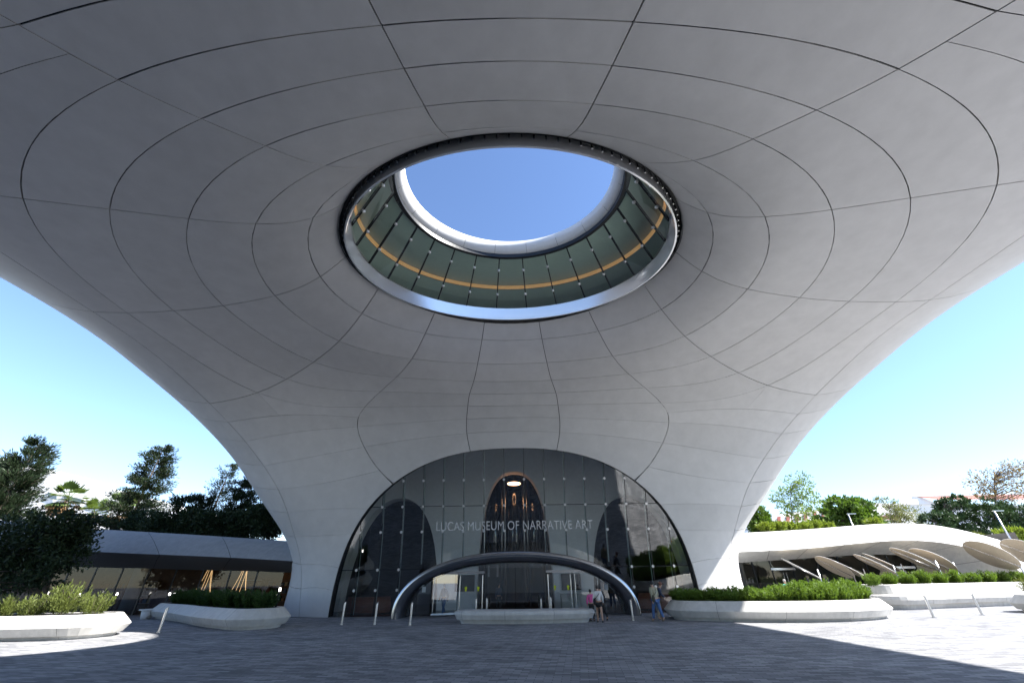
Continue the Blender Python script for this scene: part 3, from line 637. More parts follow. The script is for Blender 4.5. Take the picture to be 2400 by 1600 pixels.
# ------------------------------------------------------------------ low wings on both sides
def loft(secs):                                      # list of equal-length point rows -> verts, faces
    n = len(secs[0]); v = [tuple(p) for s in secs for p in s]; return v, [(i*n+j, (i+1)*n+j, (i+1)*n+j+1, i*n+j+1) for i in range(len(secs)-1) for j in range(n-1)]
def crs(pts, per=8):                                 # smooth open curve through points
    p = np.array([tuple(q) for q in pts], float); t = np.r_[0, np.cumsum(np.linalg.norm(np.diff(p, axis=0), axis=1))]; return ncs(t, p)(np.linspace(0, t[-1], per*(len(p)-1)+1))
# right wing: roof shell from the top edge over the lip to the glass head; the shell comes down to the ground at its far end
rw = thing('pavilion', 'low sunlit pavilion with swelling white roof and wide glass front right of the museum', 'pavilion', (28, 38, 0))
def rwp(name, v, f, m, par=None, smooth=True): return mesh_obj(name, [(p[0]-28, p[1]-38, p[2]) for p in v], f, m, par or rw, smooth)
topR = [at(1728,1249,37.2), at(1765,1247,37.6), at(1840,1243,38), at(1940,1236,38.4), at(2030,1229,38.8), at(2110,1226,39.2), at(2194,1231,39.6), at(2296,1252,40), at(2400,1283,40.4), at(2560,1345,41)]
lipR = [at(1722,1293,35.2), at(1760,1291.5,35.7), at(1840,1288,36), at(1940,1280,36.3), at(2030,1271,36.6), at(2110,1266,36.8), at(2190,1269,37), at(2270,1283,37.2), at(2350,1312,37.4), at(2440,1378,37.8)]
hedR = [at(1732,1318,37.5), at(1765,1315.5,37.85), at(1840,1311,38.1), at(1940,1304,38.4), at(2030,1299,38.6), at(2110,1300,38.8), at(2170,1307,38.9), at(2225,1325,38.9), at(2262,1350,38.9), at(2290,1398,38.9)]
T_, L_, H_ = crs(topR), crs(lipR), crs(hedR)
bk_ = T_+np.array([0, 9, .3])
def jsplit(rows, name, mm, nseg, parent, place, smooth=True):       # roof / soffit panels with open joints
    n = len(rows[0]); e = [int(round(i*(n-1)/nseg)) for i in range(nseg+1)]
    for a, b_ in zip(e, e[1:]):
        ss = []
        for i in range(a, b_+1):
            sec = [r[i].copy() for r in rows]
            ss.append(sec)
        for k_, (q, w) in enumerate(((0, 1), (-1, -2))):
            for r_ in range(len(rows)):
                d = ss[w][r_]-ss[q][r_]; ln = np.linalg.norm(d); ss[q][r_] = ss[q][r_]+d/ln*min(.018, ln*.4)
        v, f = loft(ss); place(name, v, f, mm, smooth)
mids = [T_*(1-t)+L_*t+np.array([0, -.10, .22])*math.sin(math.pi*t) for t in (0,.2,.4,.6,.8)]
lipr = [L_+np.array([0, .02, .06]), L_+np.array([0, .0, 0]), L_+np.array([0, .12, -.05])]
jsplit([bk_, T_+np.array([0,.6,.02])]+mids+lipr[:2], 'roof_panel', M['concrete'], 8, rw, lambda n, v, f, m, s: rwp(n, v, f, m, None, s))
jsplit([lipr[1], lipr[2]]+[L_*(1-t)+H_*t for t in (.3,.6,.9,1)], 'soffit_panel', M['concrete'], 8, rw, lambda n, v, f, m, s: rwp(n, v, f, m, None, s))
v, f = loft([[p+np.array([0,.12,.0]) for p in L_], [p+np.array([0,.12,.03]) for p in H_]]); rwp('soffit_backing', [(p[0], p[1]+.05, p[2]+.05) for p in v], f, M['joint'])
v, f = loft([[p+np.array([0,.15,-.1]) for p in T_], [p+np.array([0,.2,.0]) for p in L_]]); rwp('roof_backing', v, f, M['joint'])
def head_z(x): return float(np.interp(x, H_[:, 0], H_[:, 2]))
def head_y(x): return float(np.interp(x, H_[:, 0], H_[:, 1]))
gx = [H_[0, 0]+.02, 19.6, 21.2, 23.0, 25.3, 27.2, 29.5, 31.6, 33.6, 35.6, 37.2, 38.6, 39.7]
for x0, x1 in zip(gx, gx[1:]):
    vv = []; 
    for i in range(5): x = x0+.02+(x1-x0-.04)*i/4; vv += [(x, head_y(x)+.02, .02), (x, head_y(x)+.02, max(.1, head_z(x)))]
    rwp('glass_pane', vv, [(2*i, 2*i+2, 2*i+3, 2*i+1) for i in range(4)], M['wglass'], smooth=False)
    MB_ = MB().box((x0, head_y(x0)+.03, head_z(x0)/2), (.06, .12, head_z(x0))); rwp('mullion', MB_.v, MB_.f, M['dark'], smooth=False)
MB_ = MB().box((22.1, head_y(22)-.04, 2.42), (2.0, .1, .16)); rwp('door_header', MB_.v, MB_.f, M['steel'], smooth=False)
for x in (22.0, 22.25, 32.4, 32.65): MB_ = MB().tube([(x, head_y(x)-.1, .3), (x, head_y(x)-.1, 2.2)], .025, 8); rwp('door_handle', MB_.v, MB_.f, M['steel'], smooth=False)
MB_ = MB().box((32.5, head_y(32)-.04, 2.42), (2.2, .1, .16)); rwp('door_header', MB_.v, MB_.f, M['steel'], smooth=False)
inm = mat('pavilion_inside', (.10,.095,.09), .6)
rwp('inner_floor', [(19,38.6,.01),(44,38.9,.01),(44,47,.01),(19,47,.01)], [(0,1,2,3)], M['lfloor'], smooth=False)
rwp('inner_wall', [(19,46,0),(44,46,0),(44,46,5),(19,46,5),(19,38.2,0),(19,38.2,5),(44,39,0),(44,39,5)], [(0,1,2,3),(4,0,3,5),(1,6,7,2)], inm, smooth=False)
rwp('inner_ceiling', [(19,38.1,3.9),(44,39,3.9),(44,46,4.4),(19,46,4.4)], [(0,1,2,3)], inm, smooth=False)
# left wing
lw = thing('pavilion', 'low shaded pavilion with sloping shade-darkened fascia and dark soffit left of the museum', 'pavilion', (-26, 36, 0))
def lwp(name, v, f, m, par=None, smooth=True): return mesh_obj(name, [(p[0]+26, p[1]-36, p[2]) for p in v], f, m, par or lw, smooth)
topL = [at(-420,1172,37.5), at(-150,1205,37), at(60,1225,36.5), at(200,1237,36), at(330,1245,35.7), at(480,1254,35.3), at(600,1262,35), at(692,1268,34.4)]
lipL = [at(-420,1260,35), at(-150,1275,34.6), at(60,1284,34.2), at(200,1291,34), at(330,1297,33.8), at(480,1303,33.4), at(600,1309,33), at(702,1315,32.2)]
hedL = [at(-420,1310,36.8), at(-150,1318,36.5), at(60,1323,36.4), at(200,1327,36.2), at(330,1330,36), at(480,1334,35.8), at(600,1337,35.6), at(682,1340.5,35.3)]
T2, L2, H2 = crs(topL), crs(lipL), crs(hedL)
M['fascia_l'] = M['concrete_shaded']
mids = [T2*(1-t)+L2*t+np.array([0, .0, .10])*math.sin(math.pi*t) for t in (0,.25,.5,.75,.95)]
jsplit([T2+np.array([0,8,.2]), T2+np.array([0,.5,.02])]+mids+[L2], 'roof_panel', M['concrete_shaded'], 7, lw, lambda n, v, f, m, s: lwp(n, v, f, m, None, s))
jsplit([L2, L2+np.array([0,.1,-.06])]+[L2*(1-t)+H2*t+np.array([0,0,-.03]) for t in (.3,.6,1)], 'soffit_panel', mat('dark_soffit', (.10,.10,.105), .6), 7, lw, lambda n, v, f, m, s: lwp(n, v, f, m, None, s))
v, f = loft([[p+np.array([0,.2,-.08]) for p in T2], [p+np.array([0,.2,.02]) for p in L2], [p+np.array([0,.1,.06]) for p in H2]]); lwp('joint_backing', v, f, M['joint'])
hz2 = lambda x: float(np.interp(x, H2[:, 0], H2[:, 2])); hy2 = lambda x: float(np.interp(x, H2[:, 0], H2[:, 1]))
gx = list(np.linspace(-42, -17.8, 12))
for x0, x1 in zip(gx, gx[1:]):
    vv = [(x0+.02, hy2(x0), .02), (x1-.02, hy2(x1), .02), (x1-.02, hy2(x1), hz2(x1)), (x0+.02, hy2(x0), hz2(x0))]
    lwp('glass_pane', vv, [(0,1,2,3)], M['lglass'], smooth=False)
    b_ = MB().box((x0, hy2(x0)+.04, hz2(x0)/2), (.09,.14,hz2(x0))); lwp('mullion', b_.v, b_.f, M['dark'], smooth=False)
b_ = MB().tube([(-31.2, 38.2, 0), (-31.2, 38.2, 3.4)], .55, 24); lwp('column', b_.v, b_.f, M['concrete_shaded'])
wood = mat('shop_wood', (.16,.075,.03), .5, var=.3, scale=2)
lwp('inner_floor', [(-46,36.5,.01),(-18,35.6,.01),(-18,46,.01),(-46,46,.01)], [(0,1,2,3)], mat('shop_floor', (.14,.12,.10), .4), smooth=False)
lwp('inner_wall', [(-46,45,0),(-17,45,0),(-17,45,4.2),(-46,45,4.2),(-17,36,0),(-17,36,4.2),(-46,37,0),(-46,37,4.2)], [(0,1,2,3),(1,4,5,2),(6,0,3,7)], wood, smooth=False)
lwp('inner_ceiling', [(-46,36.4,3.75),(-18,35.6,3.35),(-18,45,3.6),(-46,45,3.9)], [(0,1,2,3)], mat('shop_ceiling', (.2,.17,.14), .7), smooth=False)
spot = mat('ceiling_spot', (.9,.7,.5), emit=(1,.72,.42), est=7)
for k in range(26):
    x, y = -19.5-rng.uniform(0, 21), rng.uniform(37, 43); b_ = MB().tube([(x, y, 3.4), (x, y, 3.36)], .05, 8)
    lwp('downlight', b_.v, b_.f, spot, smooth=False)
goods = [mat('goods_%d' % i, c, .6) for i, c in enumerate(((.25,.09,.05),(.32,.28,.2),(.06,.09,.16),(.28,.16,.07),(.1,.1,.1)))]
for k, (x, y) in enumerate(((-38.5,44.5),(-35.5,44.5),(-29,44.5),(-25.5,44.5),(-22.5,44.5))):
    sh = thing('shop_shelf', ['shop shelf at the far left behind the column', 'shop shelf left of the round column', 'shop shelf right of the round column', 'shop shelf behind the left hanging light', 'shop shelf behind the right hanging light'][k], 'shelf', (x, y, .01), group='shelves in the left pavilion')
    for z in (.45, 1.05, 1.65, 2.2): MB().box((0,0,z), (2.5,.45,.05)).build('shelf_board', M['concrete_shaded'] if k % 2 else wood, sh)
    for sx in (-1.25, 1.25): MB().box((sx,0,1.15), (.06,.45,2.3)).build('side_panel', wood, sh)
    for z in (.48, 1.08, 1.68):
        for q in range(6):
            h = rng.uniform(.2, .42); MB().box((-1.0+q*.4, 0, z+h/2), (rng.uniform(.18,.34), .3, h)).build('goods', goods[rng.integers(5)], sh)
for k, (px, py) in enumerate(((490,1375),(572,1375))):
    p = at(px, 1347, 38.5); ch = thing('hanging_light', ('cluster of curved golden light strips farther from the museum leg' if k == 0 else 'cluster of curved golden light strips next to the museum leg'), 'chandelier', (p.x, 38.5, 3.35), group='golden strip lights')
    for q in range(5):
        w = q*1.25; pts = []
        for t in np.linspace(0, 1, 9): rr = .25+.45*t**1.5; pts.append((rr*math.cos(w)+.1*q-.2, rr*math.sin(w), -2.0*t))
        MB().tube(pts, .013, 5).build('light_strip', spot if False else (bpy.data.materials.get('gold_strip') or mat('gold_strip', (.9,.55,.25), emit=(1,.58,.26), est=.9)), ch, True)
    MB().tube([(0,0,.05),(0,0,-.03)], .4, 16).build('ceiling_plate', M['dark'], ch)

# ------------------------------------------------------------------ planters and benches
def closed(spine, n=112, hw=1.6):                     # outline of a bar with round ends laid along a spine
    q = np.array(spine, float); c = crs(q, 10) if len(q) > 2 else np.linspace(q[0], q[-1], 12)
    t = np.gradient(c, axis=0); t /= np.linalg.norm(t, axis=1, keepdims=True); m = np.stack([-t[:, 1], t[:, 0]], 1)
    a1 = math.atan2(m[-1, 1], m[-1, 0]); a0 = math.atan2(-m[0, 1], -m[0, 0])
    cap = lambda p, a: [p+hw*np.array([math.cos(a-math.pi*k/16), math.sin(a-math.pi*k/16)]) for k in range(1, 16)]
    o = np.array(list(c+m*hw)+cap(c[-1], a1)+list((c-m*hw)[::-1])+cap(c[0], a0)); o = np.vstack([o, o[:1]])
    d = np.r_[0, np.cumsum(np.linalg.norm(np.diff(o, axis=0), axis=1))]; u = np.linspace(0, d[-1], n+1)[:-1]
    return np.stack([np.interp(u, d, o[:, 0]), np.interp(u, d, o[:, 1])], 1)
def offset(c, d):
    t = np.roll(c, -1, 0)-np.roll(c, 1, 0); n = np.stack([t[:, 1], -t[:, 0]], 1); n /= np.linalg.norm(n, axis=1, keepdims=True); return c+n*d
def area(c): x, y = c[:, 0], c[:, 1]; return .5*np.sum(x*np.roll(y, -1)-np.roll(x, -1)*y)
PROFILE = [(-.42,0),(-.36,.13),(-.20,.14),(0,.43),(-.02,.47),(-.40,.83),(-.44,.85),(-.62,.85),(-.66,.70)]
soil = mat('dark_soil', (.03,.025,.02), .9)
def planter(label, pts, prof=PROFILE, group='white concrete planters on the plaza', nseg=7, n=112, name='planter', cat='planter', fill=soil, m='concrete', hw=1.6):
    c = closed(pts, n, hw)
    if area(c) < 0: c = c[::-1]
    ctr = c.mean(0); t = thing(name, label, cat, (ctr[0], ctr[1], 0), group=group); rows = [np.c_[offset(c, d)-ctr, np.full(n, z)] for d, z in prof]
    e = [int(round(i*n/nseg)) for i in range(nseg+1)]; np_ = len(prof)
    for a, b_ in zip(e, e[1:]):                       # cast segments with a fine joint between them
        vv, ff = [], []
        for i in range(a, b_+1):
            for r in rows:
                p = r[i % n].copy()
                if i == a: q = r[(i+1) % n]; p = p+(q-p)*min(.3, .006/np.linalg.norm(q-p))
                if i == b_: q = r[(i-1) % n]; p = p+(q-p)*min(.3, .006/np.linalg.norm(q-p))
                vv.append(p)
        for i in range(b_-a):
            for j in range(np_-1): ff.append((i*np_+j, (i+1)*np_+j, (i+1)*np_+j+1, i*np_+j+1))
        mesh_obj('cast_segment', vv, ff, M[m], t)
    core = [np.c_[offset(c, d-.02)-ctr, np.full(n, z-(.02 if z > .5 else 0))] for d, z in prof[1:]]
    vv = [p for r in core for p in r]; ff = [(i*n+k, i*n+(k+1) % n, (i+1)*n+(k+1) % n, (i+1)*n+k) for i in range(len(core)-1) for k in range(n)]
    mesh_obj('joint_core', vv, ff, M['joint'], t)
    last = np.c_[offset(c, prof[-1][0])-ctr, np.full(n, prof[-1][1])]
    mesh_obj('soil' if fill is soil else 'top', list(last), [tuple(range(n))], fill, t)
    return t, c
S_RIGHT = [(9.9,26.1),(12,25.1),(14.6,24.7),(17.2,25.3),(18.1,25.9)]; S_MID = [(-23,32.6),(-19.2,29.6),(-15.6,26.3),(-13.2,24.5)]; S_LEFT = [(-36,21.5),(-28,21.1),(-22.6,21.15),(-19.1,21.45)]
S_BENCH = [(-2.3,25.5),(.4,25.05),(3.2,25.4)]; S_BACK = [(24.7,31.7),(29,32.9),(34,34.2),(42,36.2)]; S_EDGE = [(29.9,26.7),(34,27.2)]
planter('long white planter with a tall green hedge, in front of the right leg', S_RIGHT, nseg=9, hw=1.75)
planter('shaded curving planter with a dark hedge, in front of the left leg', S_MID, nseg=8)
planter('sunlit white planter with feathery green shrubs at the left edge', S_LEFT, nseg=8)
planter('pale planter cut off by the right edge of the picture', S_EDGE, nseg=5, hw=1.7)
BENCH = [(-.36,0),(-.30,.17),(-.12,.18),(0,.40),(0,.50),(-.10,.56)]
planter('long low pale stone bench in front of the entrance doors', S_BENCH, BENCH, None, 7, 96, 'bench', 'bench', M['concrete'], hw=.95)
BACK = [(-.42,0),(-.36,.26),(-.14,.28),(0,.52),(0,.72),(-.05,.78),(-.5,.82),(-.62,1.32),(-.66,1.36),(-.84,1.36),(-.88,1.2)]
planter('long planter wall with a seat ledge behind the right bollards', S_BACK, BACK, None, 7, 112, hw=1.8)
# ------------------------------------------------------------------ bollards, path lights, sunshades
bl = thing('bollard', '', 'bollard', (0,0,0), group='steel bollards on the plaza')
mb = MB(); n_ = 16
vv = [(.058*math.cos(2*math.pi*k/n_), .058*math.sin(2*math.pi*k/n_), 0) for k in range(n_)]+[(.058*math.cos(2*math.pi*k/n_), .058*math.sin(2*math.pi*k/n_), .95+.05*math.cos(2*math.pi*k/n_)) for k in range(n_)]
mb.add(vv, [(k, (k+1) % n_, n_+(k+1) % n_, n_+k) for k in range(n_)]); bp_ = mb.build('post', M['steel'], bl, True)
MB().add(vv[n_:], [tuple(range(n_))]).build('slanted_cap', M['steel'], bl)
MB().tube([(0,0,0),(0,0,.025)], .12, 16).build('base_plate', M['steel'], bl)
BP = [((-16.59,22.68),'steel bollard standing in sunlight by the left planter'), ((-9.17,25.52),'first steel bollard left of the portal, nearest the shaded planter'), ((-7.35,25.26),'middle one of three steel bollards left of the portal'), ((-5.39,24.75),'steel bollard left of the portal, closest to the bench'),
      ((-2.35,28.3),'outer left steel bollard behind the bench'), ((-1.75,28.9),'inner left steel bollard behind the bench'), ((1.55,28.9),'inner right steel bollard behind the bench'), ((2.1,28.3),'outer right steel bollard behind the bench'),
      ((6.19,25.63),'steel bollard at the right foot of the portal'), ((21.24,24.71),'sunlit steel bollard next to the round end of the right planter'), ((24.78,25.78),'sunlit steel bollard nearer the right edge of the picture')]
for k, (p, lab) in enumerate(BP):
    if k == 0: bl.location = (p[0], p[1], 0); bl['label'] = lab
    else: dup(bl, (p[0], p[1], 0), rng.uniform(0, 6), lab)
lampm = mat('lamp_head', (.9,.9,.88), emit=(1,.95,.88), est=3.2)
def path_light(loc, lab, h=.95):
    t = thing('path_light', lab, 'path light', loc, group='lit path lights')
    MB().tube([(0,0,0),(0,0,h-.16)], .055, 10).build('post', M['black'], t, True); MB().tube([(0,0,h-.16),(0,0,h)], [.055,.05], 10).build('lamp', lampm, t, True)
    MB().tube([(0,0,h),(0,0,h+.05)], [.06,.03], 10).build('cap', M['black'], t, True); return t
path_light((-12.55,24.9,.75), 'lit black path light at the right end of the shaded planter', .95)
path_light((29.3,26.3,.70), 'black path light with white head in the planter at the right edge', 1.25)
for (px, py, Y), lab in zip(((188,1392,33.5),(112,1388,34),(275,1390,34.5),(398,1390,33.5),(410,1388,35),(545,1395,33),(582,1398,32.5)),
        ('lit path light in front of the round shop column', 'small lit path light under the dark tree', 'small lit path light right of the shop column', 'left one of two close path lights at the shop front', 'right one of two close path lights at the shop front', 'lit path light between the two golden strip lights', 'lit path light below the right golden strip light')):
    p = at(px, py, Y); path_light((p.x, p.y, 0), lab, max(.7, p.z+.05))
p = at(351, 1419, 31.5); t = thing('side_table', 'small white drum table left of the shaded planter', 'table', (p.x, 31.5, 0)); MB().tube([(0,0,0),(0,0,.5)], [.26,.34], 20).build('drum', M['white'], t, True); MB().tube([(0,0,.5),(0,0,.55)], .5, 20).build('table_top', M['white'], t)
# sunshades: oval boards on leaning posts
wv_ = mat('woven_board', (.46,.40,.32), .75, var=.12, scale=14, bump=.3, bscale=120)
def shade_thing(px, py, Y, rad, ratio, lab):
    c = at(px, py, Y); r = (c-Vector((0, 0, CAM_H))).normalized(); lat = Vector((r.y, -r.x, 0)).normalized(); upv = lat.cross(r)
    E1 = (-lat*math.cos(R(33))+upv*math.sin(R(33))).normalized(); m_ = E1.cross(r).normalized(); m_ = m_ if m_.z > 0 else -m_
    NRM = (m_*math.sqrt(1-ratio*ratio)+r*ratio).normalized(); E2 = NRM.cross(E1).normalized(); t = thing('sunshade', lab, 'sunshade', (0,0,0), group='tilted oval sunshades'); n = 40
    foot = c-E1*rad*.92; t.location = (foot.x+.12, foot.y+.05, 0); off = Vector(t.location)
    for nm, s0, s1 in (('board', .015, math.pi-.015), ('board', math.pi+.015, 2*math.pi-.015)):
        P0 = [c-off+E1*rad*math.cos(s0+(s1-s0)*k/n)+E2*rad*math.sin(s0+(s1-s0)*k/n) for k in range(n+1)]
        vv = [p+NRM*.012 for p in P0]+[p-NRM*.012 for p in P0]; m_ = n+1
        MB().add(vv, [tuple(range(m_)), tuple(range(2*m_-1, m_-1, -1))]+[(k, k+1, m_+k+1, m_+k) for k in range(n)]+[(n, 0, m_, m_+n)]).build(nm, wv_, t)
    rim = [c-off+E1*rad*math.cos(2*math.pi*k/48)+E2*rad*math.sin(2*math.pi*k/48) for k in range(49)]
    MB().tube(rim, .014, 5, False).build('rim', M['white'], t, True)
    MB().tube([c-off+E1*rad*.95-NRM*.04, c-off-E1*rad*.98-NRM*.04], .025, 6).build('spine_bar', M['steel'], t, True)
    b = c-off-E1*rad*.95-NRM*.05
    MB().tube([(0,0,0),(0,0,b.z+.62)], .05, 10).build('post', M['steel'], t, True); MB().tube([b, (0,0,b.z-.02)], .035, 8).build('bracket', M['steel'], t, True)
for a in ((1876,1331,35.0,1.25,.04,'oval sunshade seen edge on, nearest the museum leg'), (1955,1328,35.4,1.22,.34,'front one of the second pair of oval sunshades from the leg'), (1983,1331,35,1.25,.12,'rear one of the second pair of oval sunshades from the leg'),
          (2050,1322,34.6,1.25,.16,'front one of the third pair of oval sunshades, seen nearly edge on'), (2070,1319,35.3,1.25,.12,'rear one of the third pair of oval sunshades, seen nearly edge on'), (2142,1309,34.5,1.38,.22,'slim oval sunshade in front of the arched end of the glass'),
          (2185,1314,35.3,1.35,.43,'broad oval sunshade overlapping the arched end of the glass'), (2322,1300,34.8,1.45,.5,'largest oval sunshade, in front of the white roof end'), (2410,1296,35.6,1.45,.55,'oval sunshade cut off by the right edge of the picture')): shade_thing(*a)

# ------------------------------------------------------------------ plants
def leafmat(name, c, var=.35, scale=2.5, tr=.35):
    m = mat(name, c, .55, var=var, scale=scale, spec=.3); nt = m.node_tree; p = nt.nodes['Principled BSDF']; o = nt.nodes['Material Output']
    t = nt.nodes.new('ShaderNodeBsdfTranslucent'); mx = nt.nodes.new('ShaderNodeMixShader'); mx.inputs[0].default_value = tr
    t.inputs[0].default_value = (c[0]*1.3, c[1]*1.25, c[2]*.7, 1)
    nt.links.new(p.outputs[0], mx.inputs[1]); nt.links.new(t.outputs[0], mx.inputs[2]); nt.links.new(mx.outputs[0], o.inputs[0]); return m
def blades(base, direc, length, width):               # arrays -> slim leaf quads
    n = len(base); d = direc/np.linalg.norm(direc, axis=1, keepdims=True); r = rng.normal(size=(n, 3)); s = np.cross(d, r); s /= np.linalg.norm(s, axis=1, keepdims=True)+1e-9
    L = length[:, None]; W = width[:, None]; m = base+d*L*.55
    v = np.stack([base, m+s*W/2, base+d*L, m-s*W/2], 1).reshape(-1, 3); f = np.arange(4*n).reshape(-1, 4); return v, f
def shrub_mesh(name, h, w, nst=70, per=26, ll=.13, lw=.03, up=1.0, seed=0):
    g = np.random.default_rng(seed); B, D = [], []
    for _ in range(nst):
        a = g.uniform(0, 2*math.pi); rr = w*.5*math.sqrt(g.uniform(0, 1)); tip = np.array([rr*math.cos(a), rr*math.sin(a), h*g.uniform(.62, 1.05)*(1-.25*(rr/(w*.5))**2)]); b0 = np.array([tip[0]*.35, tip[1]*.35, 0])
        t = g.uniform(.12, 1, per)**.8; p = b0+(tip-b0)*t[:, None]+g.normal(0, .025, (per, 3)); d = (tip-b0)/np.linalg.norm(tip-b0)*up+g.normal(0, .45, (per, 3)); B.append(p); D.append(d)
    B, D = np.vstack(B), np.vstack(D); v, f = blades(B, D, g.uniform(.6, 1.3, len(B))*ll, g.uniform(.7, 1.3, len(B))*lw)
    me = bpy.data.meshes.new(name); me.from_pydata(v.tolist(), [], f.tolist()); me.update(); return me
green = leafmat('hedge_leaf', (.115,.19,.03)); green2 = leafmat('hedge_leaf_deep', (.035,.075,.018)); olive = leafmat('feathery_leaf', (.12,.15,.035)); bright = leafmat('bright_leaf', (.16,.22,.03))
def stems_mesh(name, h, w, seed):
    g = np.random.default_rng(seed); mb = MB()
    for k in range(5):
        a = g.uniform(0, 6.28); r = w*.3; mb.tube([(0,0,-.1), (r*.5*math.cos(a), r*.5*math.sin(a), h*.4), (r*math.cos(a), r*math.sin(a), h*.8)], [.02,.014,.006], 5)
    me = bpy.data.meshes.new(name); me.from_pydata(mb.v, [], mb.f); me.update(); return me
bark = mat('bark', (.09,.07,.055), .85, var=.3, scale=8); stm = stems_mesh('stems', 1, 1, 3); stm.materials.append(bark)
def shrub_kind(key, m, *a, **k):
    out = []
    for q in range(3):
        me = shrub_mesh('foliage', *a, seed=hash(key) % 1000 + q if False else len(key)*31+q, **k); me.materials.append(m); out.append(me)
    return out
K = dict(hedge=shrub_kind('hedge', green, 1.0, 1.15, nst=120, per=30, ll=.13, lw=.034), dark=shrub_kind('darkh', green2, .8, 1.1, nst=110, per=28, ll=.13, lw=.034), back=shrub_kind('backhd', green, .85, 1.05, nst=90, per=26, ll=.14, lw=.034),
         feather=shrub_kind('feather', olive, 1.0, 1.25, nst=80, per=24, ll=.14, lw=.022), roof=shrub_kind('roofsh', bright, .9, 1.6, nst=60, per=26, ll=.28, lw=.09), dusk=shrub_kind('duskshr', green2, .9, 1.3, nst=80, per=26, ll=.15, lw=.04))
def shrub(kind, loc, lab, grp, s=1.0, i=0):
    t = thing('shrub', lab, 'shrub', loc, rng.uniform(0, 6.28), grp); t.scale = (s*rng.uniform(.93, 1.07), s*rng.uniform(.93, 1.07), s*rng.uniform(.88, 1.12))
    link(bpy.data.objects.new('foliage', K[kind][i % 3]), t); link(bpy.data.objects.new('stems', stm), t); return t
def along(spine, n, e0=0.0, e1=0.0):
    c = crs(np.array(spine, float), 12); d = np.r_[0, np.cumsum(np.linalg.norm(np.diff(c, axis=0), axis=1))]; u = np.linspace(-e0, d[-1]+e1, n)
    uu = np.clip(u, 0, d[-1]); p = np.stack([np.interp(uu, d, c[:, 0]), np.interp(uu, d, c[:, 1])], 1); t = (c[-1]-c[-2])/np.linalg.norm(c[-1]-c[-2]); t0 = (c[0]-c[1])/np.linalg.norm(c[0]-c[1])
    return p+t*np.clip(u-d[-1], 0, 9)[:, None]+t0*np.clip(-u, 0, 9)[:, None]
ORD = 'first second third fourth fifth sixth seventh eighth ninth tenth eleventh twelfth thirteenth fourteenth'.split()
i = 0
for r_, off in ((0, -.55), (1, .35)):
    for q_, p in enumerate(along(S_RIGHT, 14 if r_ == 0 else 12, .75, .75)):
        tall = .76 if p[0] < 13.6 else .98
        shrub('hedge', (p[0], p[1]+off, .68), ORD[q_]+' green shrub from the left in the %s row of the right planter' % ('front', 'back')[r_], 'shrubs in the right planter hedge', 1.0, i).scale.z *= tall*(.92 if r_ == 0 else 1.0); i += 1
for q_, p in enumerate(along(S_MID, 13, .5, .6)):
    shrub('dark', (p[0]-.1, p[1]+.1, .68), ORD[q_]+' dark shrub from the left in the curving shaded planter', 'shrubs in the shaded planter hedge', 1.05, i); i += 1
for k, p in enumerate(along(S_BACK, 13, 1.0, 0)):
    shrub('back', (p[0], p[1]-.3, 1.18), ORD[k]+' round shrub from the left on top of the seat wall', 'shrubs on the seat wall', 1.05, i); i += 1
for k, p in enumerate(along([(-24.8,21.1),(-21.5,21.1),(-19.1,21.45)], 6, 0, .3)):
    shrub('feather', (p[0], p[1]-.25, .68), ORD[k]+' feathery sunlit shrub from the left in the left planter', 'feathery shrubs in the left planter', 1.02 if k != 4 else 1.25, i); i += 1
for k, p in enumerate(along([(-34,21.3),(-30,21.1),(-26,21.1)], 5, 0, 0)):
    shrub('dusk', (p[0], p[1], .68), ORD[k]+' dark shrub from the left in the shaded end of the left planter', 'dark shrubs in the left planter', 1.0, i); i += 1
for k, p in enumerate([(29.6,26.9),(30.7,26.4),(31.9,26.8)]): shrub('feather', (p[0], p[1], .68), ORD[k]+' grassy shrub from the left in the planter at the right edge', 'shrubs in the edge planter', 1.1, i); i += 1

